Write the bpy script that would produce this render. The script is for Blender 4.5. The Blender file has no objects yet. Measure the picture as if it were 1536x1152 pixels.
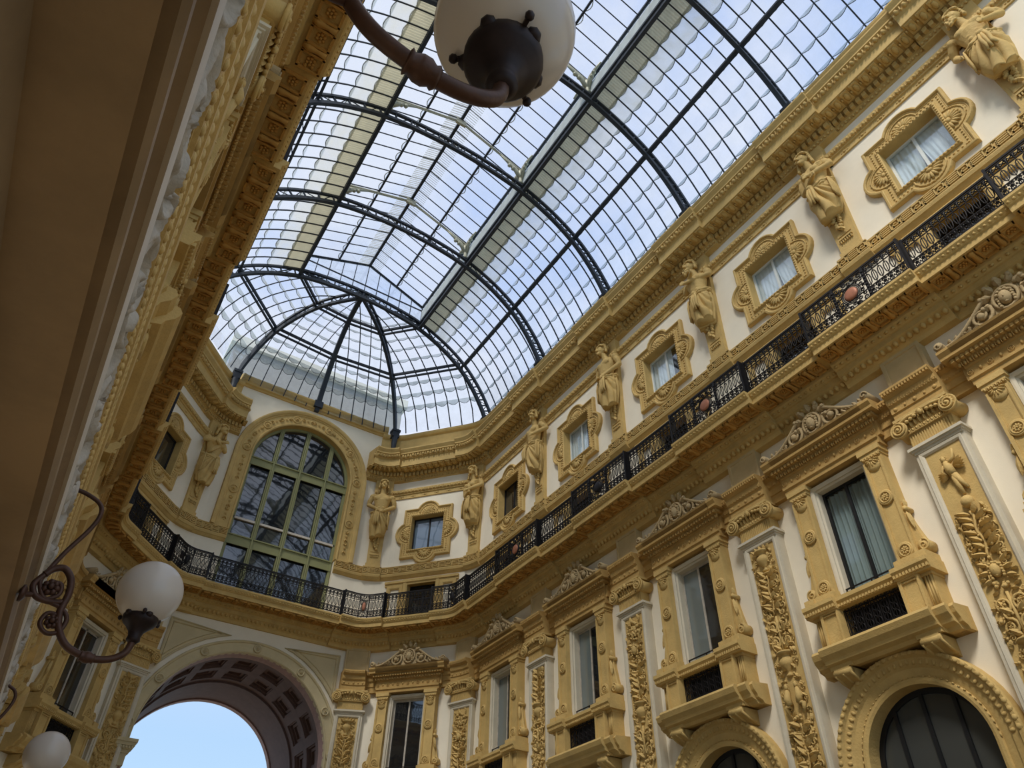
import bpy, bmesh, math, random
from math import sin, cos, pi, sqrt, atan2, radians
from mathutils import Vector, Matrix
from mathutils.geometry import tessellate_polygon
R = random.Random(7)
SC = bpy.context.scene
COL = SC.collection

# ------------------------------------------------------------------ mesh builder
class MB:
    """collects shapes in local axes: x right along the wall, -y out of the wall, z up"""
    def __init__(s):
        s.v = []; s.f = []; s.sm = []
    def add(s, vs, fs, sm=False, M=None):
        b = len(s.v)
        if M is not None:
            vs = [M @ Vector(p) for p in vs]
        s.v += [tuple(p) for p in vs]
        s.f += [tuple(i + b for i in f) for f in fs]
        s.sm += [sm] * len(fs)
        return s
    def box(s, x0, x1, y0, y1, z0, z1, M=None):
        vs = [(x0,y0,z0),(x1,y0,z0),(x1,y1,z0),(x0,y1,z0),(x0,y0,z1),(x1,y0,z1),(x1,y1,z1),(x0,y1,z1)]
        fs = [(0,3,2,1),(4,5,6,7),(0,1,5,4),(1,2,6,5),(2,3,7,6),(3,0,4,7)]
        return s.add(vs, fs, False, M)
    def ell(s, c, r, nu=8, nv=5, M=None, sm=True):
        vs = [(c[0], c[1], c[2]+r[2])]; fs = []
        for i in range(1, nv):
            a = pi*i/nv
            for j in range(nu):
                b = 2*pi*j/nu
                vs.append((c[0]+r[0]*sin(a)*cos(b), c[1]+r[1]*sin(a)*sin(b), c[2]+r[2]*cos(a)))
        vs.append((c[0], c[1], c[2]-r[2])); L = len(vs)-1
        for j in range(nu):
            k = (j+1) % nu
            fs.append((0, 1+j, 1+k))
            for i in range(nv-2):
                a = 1+i*nu
                fs.append((a+j, a+nu+j, a+nu+k, a+k))
            a = 1+(nv-2)*nu
            fs.append((a+j, L, a+k))
        return s.add(vs, fs, sm, M)
    def tube(s, pts, r, n=6, closed=False, sm=True, flat=1.0, M=None, ph=0.0):
        P = [Vector(p) for p in pts]; m = len(P)
        rs = r if isinstance(r, (list, tuple)) else [r]*m
        vs = []; fs = []
        T0 = (P[1]-P[0]).normalized()
        ref = Vector((0,0,1)) if abs(T0.z) < .9 else Vector((0,1,0))
        U = T0.cross(ref).normalized()
        for i in range(m):
            if closed:
                T = P[(i+1) % m]-P[i-1]
            else:
                T = P[min(i+1, m-1)]-P[max(i-1, 0)]
            if T.length < 1e-9: T = T0
            T.normalize()
            U = (U - T*U.dot(T))
            if U.length < 1e-6: U = T.orthogonal()
            U.normalize(); V = T.cross(U)
            for j in range(n):
                a = 2*pi*j/n + ph
                vs.append(P[i]+(U*cos(a)+V*sin(a)*flat)*rs[i])
        e = m if closed else m-1
        for i in range(e):
            for j in range(n):
                k = (j+1) % n; i2 = (i+1) % m
                fs.append((i*n+j, i*n+k, i2*n+k, i2*n+j))
        if not closed:
            fs.append(tuple(range(n-1, -1, -1))); fs.append(tuple((m-1)*n+j for j in range(n)))
        return s.add(vs, fs, sm, M)
    def bar(s, a, b, w, h=None, up=(0,0,1), M=None):
        a = Vector(a); b = Vector(b); h = h or w
        T = (b-a).normalized(); up = Vector(up)
        if abs(T.dot(up)) > .98: up = Vector((0,1,0)) if abs(T.y) < .9 else Vector((1,0,0))
        U = T.cross(up).normalized()*w*.5; V = U.cross(T).normalized()*h*.5
        vs = [a-U-V, a+U-V, a+U+V, a-U+V, b-U-V, b+U-V, b+U+V, b-U+V]
        return s.add(vs, [(0,3,2,1),(4,5,6,7),(0,1,5,4),(1,2,6,5),(2,3,7,6),(3,0,4,7)], False, M)
    def prof(s, poly, x0, x1, cuts=(), M=None):
        """extrude closed (w,z) polygon along x; w is measured out of the wall"""
        xs = [x0]+[c for c in cuts if x0+1e-4 < c < x1-1e-4]+[x1]
        n = len(poly); vs = []; fs = []
        for x in xs:
            vs += [(x, -w, z) for w, z in poly]
        for i in range(len(xs)-1):
            for j in range(n):
                k = (j+1) % n
                fs.append((i*n+j, i*n+k, (i+1)*n+k, (i+1)*n+j))
        tri = tessellate_polygon([[Vector((w, z, 0)) for w, z in poly]])
        o = (len(xs)-1)*n
        fs += [tuple(t) for t in tri]+[tuple(i+o for i in reversed(t)) for t in tri]
        return s.add(vs, fs, False, M)
    def plate(s, outer, y0, y1, holes=(), M=None, sides=True):
        """outer polygon (x,z), front face at y0 and back at y1, optional holes"""
        loops = [outer]+list(holes)
        flat = [p for l in loops for p in l]
        tri = tessellate_polygon([[Vector((x, z, 0)) for x, z in l] for l in loops])
        n = len(flat)
        vs = [(x, y0, z) for x, z in flat]+[(x, y1, z) for x, z in flat]
        fs = [tuple(t) for t in tri]+[tuple(i+n for i in reversed(t)) for t in tri]
        if sides:
            o = 0
            for l in loops:
                m = len(l)
                for j in range(m):
                    k = (j+1) % m
                    fs.append((o+j, o+k, n+o+k, n+o+j))
                o += m
        return s.add(vs, fs, False, M)
    def mould(s, line, prof, closed=True, M=None, sm=False):
        """sweep (d,w) profile along an (x,z) outline; d is the offset to the left-hand side of travel"""
        m = len(line); L = [Vector((p[0], p[1])) for p in line]; vs = []; fs = []
        for i in range(m):
            a = L[i-1] if (closed or i) else None
            b = L[(i+1) % m] if (closed or i < m-1) else None
            n1 = n2 = None
            if a is not None:
                t = (L[i]-a).normalized(); n1 = Vector((-t.y, t.x))
            if b is not None:
                t = (b-L[i]).normalized(); n2 = Vector((-t.y, t.x))
            if n1 is None: n1 = n2
            if n2 is None: n2 = n1
            q = n1+n2
            if q.length < 1e-6: q = n1.copy()
            q.normalize(); q = q/max(.45, q.dot(n1))
            for d, w in prof:
                p = L[i]+q*d
                vs.append((p.x, -w, p.y))
        k = len(prof)
        for i in range(m if closed else m-1):
            i2 = (i+1) % m
            for j in range(k-1):
                fs.append((i*k+j, i2*k+j, i2*k+j+1, i*k+j+1))
        if not closed:
            fs.append(tuple(range(k))); fs.append(tuple((m-1)*k+j for j in reversed(range(k))))
        return s.add(vs, fs, sm, M)
    def lathe(s, c, prof, n=14, axis='z', M=None, sm=True):
        vs = []; fs = []
        for r, h in prof:
            for j in range(n):
                a = 2*pi*j/n
                if axis == 'z': vs.append((c[0]+r*cos(a), c[1]+r*sin(a), c[2]+h))
                elif axis == 'y': vs.append((c[0]+r*cos(a), c[1]+h, c[2]+r*sin(a)))
                else: vs.append((c[0]+h, c[1]+r*cos(a), c[2]+r*sin(a)))
        for i in range(len(prof)-1):
            for j in range(n):
                k = (j+1) % n
                fs.append((i*n+j, i*n+k, (i+1)*n+k, (i+1)*n+j))
        fs.append(tuple(reversed(range(n)))); fs.append(tuple((len(prof)-1)*n+j for j in range(n)))
        return s.add(vs, fs, sm, M)
    def mapv(s, fn):
        s.v = [tuple(fn(*p)) for p in s.v]; return s
    def mesh(s, name, mat, fix=True):
        me = bpy.data.meshes.new(name)
        me.from_pydata(s.v, [], s.f)
        if fix:
            bm = bmesh.new(); bm.from_mesh(me)
            bmesh.ops.recalc_face_normals(bm, faces=bm.faces)
            bm.to_mesh(me); bm.free()
        if any(s.sm) and len(me.polygons) == len(s.sm):
            me.polygons.foreach_set('use_smooth', s.sm)
        if mat: me.materials.append(mat)
        me.update()
        return me

def multi(name, parts):
    """one mesh with several materials, e.g. panes with their lapped edges"""
    me = bpy.data.meshes.new(name); V = []; F = []; S = []; I = []
    for k, (mb, m) in enumerate(parts):
        b = len(V); V += mb.v; F += [tuple(i+b for i in f) for f in mb.f]; S += mb.sm; I += [k]*len(mb.f)
        me.materials.append(m)
    me.from_pydata([tuple(v) for v in V], [], F)
    me.polygons.foreach_set('use_smooth', S); me.polygons.foreach_set('material_index', I); me.update()
    return me
CACHE = {}
def cm(key, fn, mat, fix=True):
    k = (key, mat.name)
    if k not in CACHE:
        CACHE[k] = fn().mesh(key, mat, fix)
    return CACHE[k]
def obj(name, me, parent=None, label=None):
    o = bpy.data.objects.new(name, me); COL.objects.link(o)
    if parent: o.parent = parent
    if label: o['label'] = label
    return o
def tag(o, label, cat, group=None):
    o['label'] = label; o['category'] = cat; o['kind'] = 'thing'
    if group: o['group'] = group
    return o
def thing(name, label, cat, loc=(0,0,0), rot=0, group=None):
    o = bpy.data.objects.new(name, None); COL.objects.link(o)
    o.empty_display_size = .2
    o.location = loc; o.rotation_euler = (0, 0, rot)
    return tag(o, label, cat, group)
def struct(name, me):
    o = obj(name, me); o['kind'] = 'structure'; return o
def fuse(mb, name, mat, vox=.02, smooth=4):
    """fuses overlapping shapes into one continuous skin"""
    me = mb.mesh(name+'_raw', None)
    o = bpy.data.objects.new('tmp', me); COL.objects.link(o)
    m = o.modifiers.new('r', 'REMESH'); m.mode = 'VOXEL'; m.voxel_size = vox; m.use_smooth_shade = True
    if smooth:
        q = o.modifiers.new('s', 'SMOOTH'); q.iterations = smooth; q.factor = .4
    dg = bpy.context.evaluated_depsgraph_get()
    out = bpy.data.meshes.new_from_object(o.evaluated_get(dg))
    out.name = name; out.materials.clear(); out.materials.append(mat)
    out.polygons.foreach_set('use_smooth', [True]*len(out.polygons))
    bpy.data.objects.remove(o); bpy.data.meshes.remove(me)
    return out
def fused(key, fn, mat, vox=.02, smooth=4):
    if key not in CACHE:
        CACHE[key] = fuse(fn(), key, mat, vox, smooth)
    return CACHE[key]

# ------------------------------------------------------------------ materials
def mat(name, col, rough=.7, metal=0., var=.12, scale=3., bump=0., bscale=40., spec=.3, var_col=None):
    m = bpy.data.materials.new(name); m.use_nodes = True
    nt = m.node_tree; b = nt.nodes['Principled BSDF']
    b.inputs['Roughness'].default_value = rough; b.inputs['Metallic'].default_value = metal
    b.inputs['Specular IOR Level'].default_value = spec
    g = nt.nodes.new('ShaderNodeNewGeometry')
    n = nt.nodes.new('ShaderNodeTexNoise'); n.inputs['Scale'].default_value = scale; n.inputs['Detail'].default_value = 6
    n.inputs['Roughness'].default_value = .65
    nt.links.new(g.outputs['Position'], n.inputs['Vector'])
    r = nt.nodes.new('ShaderNodeValToRGB')
    c2 = var_col or [max(0, c*(1-var*2)) for c in col]
    r.color_ramp.elements[0].position = .32; r.color_ramp.elements[1].position = .62
    r.color_ramp.elements[0].color = (*c2, 1); r.color_ramp.elements[1].color = (*col, 1)
    nt.links.new(n.outputs['Fac'], r.inputs['Fac']); nt.links.new(r.outputs['Color'], b.inputs['Base Color'])
    if bump:
        n2 = nt.nodes.new('ShaderNodeTexNoise'); n2.inputs['Scale'].default_value = bscale; n2.inputs['Detail'].default_value = 4
        nt.links.new(g.outputs['Position'], n2.inputs['Vector'])
        bp = nt.nodes.new('ShaderNodeBump'); bp.inputs['Strength'].default_value = bump; bp.inputs['Distance'].default_value = .02
        nt.links.new(n2.outputs['Fac'], bp.inputs['Height']); nt.links.new(bp.outputs['Normal'], b.inputs['Normal'])
    return m
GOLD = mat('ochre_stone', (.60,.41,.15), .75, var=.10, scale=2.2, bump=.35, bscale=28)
GOLDB = mat('ochre_stone_soffit_shade', (.50,.26,.06), .75, var=.10, scale=2.2, bump=.35, bscale=28)  # copy of the ochre stone with soffit shade and warm bounce in its colour
CARVE = mat('brown_carved_stone', (.46,.34,.18), .8, var=.12, scale=2.5, bump=.4, bscale=30)
CREAM = mat('cream_plaster', (.86,.78,.63), .85, var=.03, scale=1.2, bump=.1, bscale=60)
CREAMG = mat('grey_beige_stone', (.63,.56,.43), .8, var=.06, scale=2.0, bump=.15, bscale=40)
TAN = mat('tan_stone', (.55,.42,.22), .8, var=.08, scale=2.0, bump=.2, bscale=30)
TANL = mat('beige_arch_stone', (.60,.50,.30), .8, var=.06, scale=2.0, bump=.15, bscale=30)
PINK = mat('pink_granite', (.40,.23,.19), .7, var=.12, scale=5, bump=.1)
PLUM = mat('dark_plum_stone', (.17,.105,.095), .8, var=.1, scale=3)
IRON = mat('black_wrought_iron', (.018,.016,.017), .5, .4, var=.1, scale=8)
ROOF = mat('blue_grey_roof_iron', (.035,.042,.055), .55, .2, var=.1, scale=4)
OLIVE = mat('olive_painted_wood', (.27,.27,.125), .55, var=.05, scale=4)
WHITE = mat('white_painted_iron', (.72,.75,.73), .6, var=.06, scale=4)
CORR = mat('corrugated_sheet', (.42,.42,.37), .6, var=.08, scale=2)
BRONZE = mat('brown_bronze', (.085,.042,.028), .45, .35, var=.15, scale=14, bump=.1)
FITTER = mat('dark_bronze_cup', (.03,.02,.02), .5, .4, var=.15, scale=20)
COPPER = mat('copper_boss', (.42,.17,.10), .5, .2, var=.1, scale=10)
TANG = mat('brown_ochre_stone', (.50,.315,.105), .8, var=.1, scale=2.2, bump=.3, bscale=28)
DARK = mat('dark_interior', (.012,.012,.013), .8, var=.05)
CURT = mat('grey_green_curtain', (.34,.40,.39), .9, var=.06, scale=1.5)
CURTW = mat('white_net_curtain', (.86,.91,.94), .9, var=.05, scale=2)
BLACKF = mat('black_window_frame', (.012,.012,.013), .45, var=.05)
FLOOR = mat('pale_mosaic_floor', (.33,.245,.14), .5, var=.12, scale=.8)
LEAFG = mat('grey_carved_leaf', (.50,.45,.38), .85, var=.15, scale=6, bump=.3)
FASC = mat('brown_marble_fascia', (.33,.23,.13), .6, var=.12, scale=2)
FILLET = mat('white_stone_fillet', (.62,.56,.48), .7, var=.05)
PALE = mat('pale_render_exterior', (.80,.76,.66), .85, var=.04, scale=1)
GREYB = mat('grey_shaded_attic_stone', (.42,.41,.39), .85, var=.08, scale=1)  # shade on the attic face is put into this grey; house window shares it

GILT = mat('pale_gilt_iron', (.46,.44,.33), .5, .2, var=.12, scale=10)

def glass(name, tint=(.93,.96,1.0), milk=0., milkcol=(.6,.62,.62), refl=.12, streak=0.):
    m = bpy.data.materials.new(name); m.use_nodes = True
    nt = m.node_tree; nt.nodes.clear(); N = nt.nodes.new; L = nt.links.new
    out = N('ShaderNodeOutputMaterial'); tr = N('ShaderNodeBsdfTransparent'); tr.inputs[0].default_value = (*tint, 1)
    gl = N('ShaderNodeBsdfGlossy'); gl.inputs['Roughness'].default_value = .04; gl.inputs[0].default_value = (.9,.9,.9,1)
    fr = N('ShaderNodeLayerWeight'); fr.inputs['Blend'].default_value = .25
    mr = N('ShaderNodeMapRange'); mr.inputs['To Min'].default_value = .02; mr.inputs['To Max'].default_value = refl*3
    L(fr.outputs['Fresnel'], mr.inputs['Value'])
    mx = N('ShaderNodeMixShader'); L(mr.outputs[0], mx.inputs[0]); L(tr.outputs[0], mx.inputs[1]); L(gl.outputs[0], mx.inputs[2])
    last = mx
    if milk > 0:
        df = N('ShaderNodeBsdfDiffuse'); df.inputs[0].default_value = (*milkcol, 1)
        tl = N('ShaderNodeBsdfTranslucent'); tl.inputs[0].default_value = (*milkcol, 1)
        a = N('ShaderNodeAddShader'); a2 = N('ShaderNodeMixShader'); a2.inputs[0].default_value = .6
        L(df.outputs[0], a2.inputs[1]); L(tl.outputs[0], a2.inputs[2])
        g = N('ShaderNodeNewGeometry'); n = N('ShaderNodeTexNoise'); n.inputs['Scale'].default_value = 2.5; n.inputs['Detail'].default_value = 5
        L(g.outputs['Position'], n.inputs['Vector'])
        q = N('ShaderNodeMapRange'); q.inputs['From Min'].default_value = .35; q.inputs['From Max'].default_value = .7
        q.inputs['To Min'].default_value = milk*(1-streak); q.inputs['To Max'].default_value = min(1, milk*(1+streak))
        L(n.outputs['Fac'], q.inputs['Value'])
        m2 = N('ShaderNodeMixShader'); L(q.outputs[0], m2.inputs[0]); L(mx.outputs[0], m2.inputs[1]); L(a2.outputs[0], m2.inputs[2])
        last = m2
    L(last.outputs[0], out.inputs['Surface'])
    return m
ROOFG = glass('roof_glass', (.93,.96,1.0), .07, (.8,.82,.82), .06, .8)
LAP = glass('dirty_glass_lap', (.75,.78,.78), .62, (.62,.63,.60), .05, .5)
MILKG = glass('milky_roof_glass', (.88,.9,.92), .55, (.66,.66,.60), .06, .35)
def pane_mat(name, col, rough=.03, spec=.5, ior=2.1):
    m = bpy.data.materials.new(name); m.use_nodes = True
    b = m.node_tree.nodes['Principled BSDF']
    b.inputs['Base Color'].default_value = (*col, 1); b.inputs['Roughness'].default_value = rough
    b.inputs['Specular IOR Level'].default_value = spec; b.inputs['IOR'].default_value = ior
    n = m.node_tree.nodes.new('ShaderNodeTexNoise'); n.inputs['Scale'].default_value = 1.3
    g = m.node_tree.nodes.new('ShaderNodeNewGeometry'); m.node_tree.links.new(g.outputs['Position'], n.inputs['Vector'])
    bp = m.node_tree.nodes.new('ShaderNodeBump'); bp.inputs['Strength'].default_value = .05; bp.inputs['Distance'].default_value = .05
    m.node_tree.links.new(n.outputs['Fac'], bp.inputs['Height']); m.node_tree.links.new(bp.outputs['Normal'], b.inputs['Normal'])
    return m
PANE = pane_mat('dark_window_glass', (.012,.014,.016))
SKYG = pane_mat('sky_reflection_glass', (.10,.15,.21))  # blue of the reflected sky is painted into the base colour
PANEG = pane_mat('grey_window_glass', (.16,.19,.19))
SHOPG = pane_mat('grey_shop_glass', (.055,.058,.055), .15, .5, 1.5)
CLEARG = glass('clear_window_glass', (.93,.96,.97), 0, refl=.10)
def opal(name):
    m = bpy.data.materials.new(name); m.use_nodes = True
    nt = m.node_tree; b = nt.nodes['Principled BSDF']
    b.inputs['Base Color'].default_value = (.66,.61,.56,1); b.inputs['Roughness'].default_value = .22
    b.inputs['Specular IOR Level'].default_value = .5
    tl = nt.nodes.new('ShaderNodeBsdfTranslucent'); tl.inputs[0].default_value = (.8,.78,.75,1)
    mx = nt.nodes.new('ShaderNodeMixShader'); mx.inputs[0].default_value = .18
    nt.links.new(b.outputs[0], mx.inputs[1]); nt.links.new(tl.outputs[0], mx.inputs[2])
    nt.links.new(mx.outputs[0], nt.nodes['Material Output'].inputs['Surface'])
    return m
OPAL = opal('white_opal_glass')

# ------------------------------------------------------------------ plan of the arcade
XR, XL, XC = 13.1, -.9, 6.1
YA, YB = 23.85, 27.4
PA, PB = (XR, YA), (10.05, YB)
QA, QB = (XL, YA), (2.15, YB)
YS = -8.0
D = 4.6
def YK(k): return 5.24+D*k
class Path:
    def __init__(s, pts, rad):
        V = [Vector(p) for p in pts]; out = []; s.mid = []
        for i, p in enumerate(V):
            if i in (0, len(V)-1): out.append((p, None)); continue
            a = (V[i-1]-p).normalized(); b = (V[i+1]-p).normalized()
            th = a.angle(b); tl = rad/math.tan(th/2)
            c = p+(a+b).normalized()*(rad/sin(th/2))
            s0 = p+a*tl-c; s1 = p+b*tl-c; n = 8
            tot = s0.angle(s1)
            sg = 1 if s0.x*s1.y-s0.y*s1.x > 0 else -1
            for j in range(n+1):
                ang = sg*tot*j/n
                q = Vector((s0.x*cos(ang)-s0.y*sin(ang), s0.x*sin(ang)+s0.y*cos(ang)))
                out.append((c+q, -q.normalized()))
        s.P = [o[0] for o in out]; s.N = [o[1] for o in out]
        for e in (0, -1):
            t = (s.P[1]-s.P[0]) if e == 0 else (s.P[-1]-s.P[-2])
            t.normalize(); s.N[e] = Vector((t.y, -t.x))
        s.S = [0.]
        for i in range(1, len(s.P)): s.S.append(s.S[-1]+(s.P[i]-s.P[i-1]).length)
        s.L = s.S[-1]
        k = 1
        for i in range(1, len(V)-1):
            s.mid.append(s.S[k+4]); k += 9
    def at(s, t):
        S = s.S
        if t <= 0: return s.P[0]+(s.P[1]-s.P[0]).normalized()*t, s.N[0]
        if t >= s.L: return s.P[-1]+(s.P[-1]-s.P[-2]).normalized()*(t-s.L), s.N[-1]
        lo, hi = 0, len(S)-1
        while hi-lo > 1:
            m = (lo+hi)//2
            if S[m] <= t: lo = m
            else: hi = m
        u = (t-S[lo])/(S[hi]-S[lo])
        return s.P[lo].lerp(s.P[hi], u), s.N[lo].lerp(s.N[hi], u).normalized()
    def map(s, x, y, z):
        p, n = s.at(x); p = p-n*y
        return (p.x, p.y, z)
    def place(s, t):
        p, n = s.at(t)
        return (p.x, p.y, 0), atan2(n.x, -n.y)
PT = Path([(XL, YS), QA, QB, PB, PA, (XR, YS)], 2.0)
S_QA, S_QB, S_PB, S_PA = PT.mid
def SR(y): return PT.L-(y-YS)
def SLF(y): return y-YS
S_END = (S_QB+S_PB)/2
S_CR = (S_PB+S_PA)/2; S_CL = (S_QA+S_QB)/2
PIL_R = [(k, SR(YK(k))) for k in (-2, -1, 0, 1, 2, 3)]+[(4, S_PA), (5, S_PB)]
PIL_L = [(k, SLF(YK(k))) for k in (-2, -1, 0, 1, 2, 3)]+[(4, S_QA), (5, S_QB)]
BAY_R = [(j, SR(YK(j)+D/2)) for j in (-2, -1, 0, 1, 2, 3)]+[(4, S_CR)]
BAY_L = [(j, SLF(YK(j)+D/2)) for j in (-2, -1, 0, 1, 2, 3)]+[(4, S_CL)]
CUTS = PT.S
def runs(s0, s1, marks, half):
    """splits a stretch into (from, to, projecting) pieces around the pilasters"""
    ed = []
    for m in sorted(marks):
        a, b = max(s0, m-half), min(s1, m+half)
        if b > a: ed.append((a, b))
    out = []; c = s0
    for a, b in ed:
        if a > c+.02: out.append((c, a, 0))
        out.append((max(a, c), b, 1)); c = b
    if c < s1-.02: out.append((c, s1, 0))
    return out
# ------------------------------------------------------------------ ornament
def spiral(mb, c, r, turns=1.6, hand=1, th=.02, y=-.03, n=20, a0=0., tn=5, rmin=.12):
    pts = []; rr = []
    for i in range(n+1):
        t = i/n; a = a0+hand*turns*2*pi*t; q = r*(1-t*(1-rmin))
        pts.append((c[0]+q*cos(a), y-.01*t, c[1]+q*sin(a))); rr.append(th*(1-.45*t))
    mb.tube(pts, rr, tn)
    return mb
def rosette(mb, c, r, y=0., petals=6, ring=True):
    x, z = c
    if ring:
        mb.tube([(x+r*cos(a*pi/8), y-.02, z+r*sin(a*pi/8)) for a in range(16)], r*.15, 5, True)
    for i in range(petals):
        a = 2*pi*i/petals
        M = Matrix.Translation((x, y-.02, z)) @ Matrix.Rotation(-a, 4, 'Y')
        mb.ell((r*.45, 0, 0), (r*.3, r*.12, r*.19), 6, 4, M)
    mb.ell((x, y-.03, z), (r*.2, r*.22, r*.2), 6, 4)
def leaf(mb, c, ang, ln, wd, y=-.03, th=.03, curl=.03):
    """pointed leaf in the wall plane growing from c in direction ang"""
    M = Matrix.Translation((c[0], y, c[1])) @ Matrix.Rotation(-ang, 4, 'Y')
    vs = [(0,0,0)]; n = 5; fs = []
    for i in range(1, n):
        t = i/n; w = wd*sin(pi*min(1, t*1.05))**.8; d = -th*sin(pi*t)-curl*t*t
        vs += [(ln*t, d*.3, -w), (ln*t, d-th, 0), (ln*t, d*.3, w)]
    vs.append((ln, -curl, 0)); e = len(vs)-1
    fs += [(0,1,2),(0,2,3)]
    for i in range(n-2):
        a = 1+3*i; b = a+3
        fs += [(a,b,b+1,a+1),(a+1,b+1,b+2,a+2)]
    a = 1+3*(n-2)
    fs += [(a,e,a+1),(a+1,e,a+2)]
    mb.add(vs, fs, False, M)
def shell(mb, c, r, ang, y=0., n=9):
    M0 = Matrix.Translation((c[0], y, c[1])) @ Matrix.Rotation(-ang, 4, 'Y')
    for i in range(n):
        a = -pi*.47+pi*.94*i/(n-1)
        M = M0 @ Matrix.Rotation(-a, 4, 'Y')
        mb.ell((r*.56, -.02, 0), (r*.44, .045, r*.115), 6, 4, M)
    mb.ell((r*.06, -.03, 0), (r*.2, .05, r*.26), 6, 4, M0)
def face(mb, c, r, y=-.05, hair=True):
    """carved mask, about 2r tall"""
    x, z = c
    mb.ell((x, y-.02, z), (r*.62, r*.55, r*.85), 10, 8)
    mb.ell((x, y-r*.5, z-r*.05), (r*.11, r*.2, r*.24), 6, 5)
    mb.ell((x, y-r*.42, z-r*.42), (r*.22, r*.12, r*.07), 6, 4)
    mb.ell((x, y-r*.36, z-r*.68), (r*.2, r*.14, r*.13), 6, 4)
    for s in (-1, 1):
        mb.ell((x+s*r*.25, y-r*.44, z+r*.22), (r*.2, r*.1, r*.06), 6, 4)
        mb.ell((x+s*r*.25, y-r*.42, z+r*.1), (r*.1, r*.08, r*.06), 6, 4)
        mb.ell((x+s*r*.32, y-r*.36, z-r*.2), (r*.17, r*.14, r*.18), 6, 4)
        if hair:
            for q in range(5):
                mb.ell((x+s*r*(.66+.05*(q % 2)), y-r*.15, z+r*(.5-.33*q)), (r*.2, r*.22, r*.2), 6, 4)
    if hair:
        for q in range(5):
            a = pi*(.15+.7*q/4)
            mb.ell((x+r*.62*cos(a), y-r*.25, z+r*.2+r*.66*sin(a)), (r*.24, r*.28, r*.2), 6, 4)
def eggs(mb, x0, x1, w, z, rz, step, rx=None, ry=None, nu=6):
    n = max(1, round((x1-x0)/step)); st = (x1-x0)/n
    for i in range(n):
        x = x0+st*(i+.5)
        mb.ell((x, -w, z), (rx or st*.32, ry or rz*.7, rz), nu, 4)
        mb.box(x+st*.44, x+st*.56, -w-rz*.5, -w+rz*.4, z-rz*.9, z+rz*.9)
def dentils(mb, x0, x1, w0, w1, z0, z1, step, fill=.6):
    n = max(1, round((x1-x0)/step)); st = (x1-x0)/n
    for i in range(n):
        x = x0+st*i+st*(1-fill)/2
        mb.box(x, x+st*fill, -w1, -w0, z0, z1)
def dots(mb, line, step, r, y, closed=True, sq=1.):
    m = len(line); acc = 0.
    for i in range(m if closed else m-1):
        a = Vector(line[i]); b = Vector(line[(i+1) % m]); l = (b-a).length
        while acc < l:
            p = a.lerp(b, acc/l) if l else a
            mb.ell((p.x, y, p.y), (r*sq, r, r), 5, 3)
            acc += step
        acc -= l
def arc(cx, cz, r, a0, a1, n):
    return [(cx+r*cos(a0+(a1-a0)*i/n), cz+r*sin(a0+(a1-a0)*i/n)) for i in range(n+1)]
def rect(x0, x1, z0, z1): return [(x0,z0),(x1,z0),(x1,z1),(x0,z1)]
def inset(line, d):
    m = len(line); out = []
    for i in range(m):
        p = Vector(line[i]); t1 = (p-Vector(line[i-1])).normalized(); t2 = (Vector(line[(i+1) % m])-p).normalized()
        n1 = Vector((-t1.y, t1.x)); n2 = Vector((-t2.y, t2.x)); q = n1+n2
        q.normalize(); q /= max(.45, q.dot(n1)); out.append(tuple(p+q*d))
    return out

# ------------------------------------------------------------------ upper storey: lobed window
def quatre_line(hw=1.13, hh=1.2, r=.55, e=.23, n=9):
    """counter-clockwise outline: square with a half-round lobe on each side"""
    L = []
    for q in range(4):
        a = q*pi/2
        # side facing angle a
        h = hw if q % 2 == 0 else hh; o = hh if q % 2 == 0 else hw
        c = h-e+.0; th = math.acos(e/r)
        pts = [(h, -o)]+[(c+r*cos(-th+2*th*i/n), r*sin(-th+2*th*i/n)) for i in range(n+1)]
        for x, z in pts:
            L.append((x*cos(a)-z*sin(a), x*sin(a)+z*cos(a)))
    return L
OW, OH = .74, .80            # half size of the glazed opening
def qw_frame():
    mb = MB(); L = quatre_line()
    mb.mould(L, [(0,0),(0,.10),(.02,.13),(.06,.14),(.085,.12),(.09,.085),(.13,.085),(.14,.06)])
    mb.plate(inset(L, .13), -.07, .0, [list(reversed(rect(-OW,OW,-OH,OH)))], sides=False)
    hole = rect(-OW,OW,-OH,OH)
    mb.mould(hole, [(0,-.42),(0,.10),(-.02,.125),(-.07,.125),(-.10,.10),(-.105,.07)])
    dots(mb, inset(quatre_line(), .185), .105, .028, -.075)
    dots(mb, inset(rect(-OW,OW,-OH,OH), -.055), .095, .034, -.125)
    return mb
def qw_shell(q):
    def f():
        mb = MB(); a = q*pi/2; d = (1.13 if q % 2 == 0 else 1.2)-.28
        shell(mb, (d*cos(a)*1.0, d*sin(a)), .34, a, -.07)
        L = arc(0, 0, .40, -pi*.5, pi*.5, 10)
        L = [(d*cos(a)+x*cos(a)-z*sin(a), d*sin(a)+x*sin(a)+z*cos(a)) for x, z in L]
        mb.tube([(x, -.08, z) for x, z in L], .022, 5)
        return mb
    return f
def curtain(x0, x1, z0, z1, y, amp=.035, waves=9, pinch=None):
    def f():
        mb = MB(); n = waves*6; m = 7; vs = []; fs = []
        for j in range(m+1):
            t = j/m
            for i in range(n+1):
                u = i/n
                x = x0+(x1-x0)*u
                if pinch:  # gathered towards one side lower down
                    k = pinch[1]*(1-t)**1.3
                    x = x*(1-k)+(pinch[0]+(x-pinch[0])*.28)*k
                vs.append((x, y+amp*sin(u*waves*2*pi+.5*sin(3*u*6))*(1-.3*t), z0+(z1-z0)*t))
        for j in range(m):
            for i in range(n):
                a = j*(n+1)+i; fs.append((a, a+1, a+n+2, a+n+1))
        return mb.add(vs, fs, True)
    return f
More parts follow.
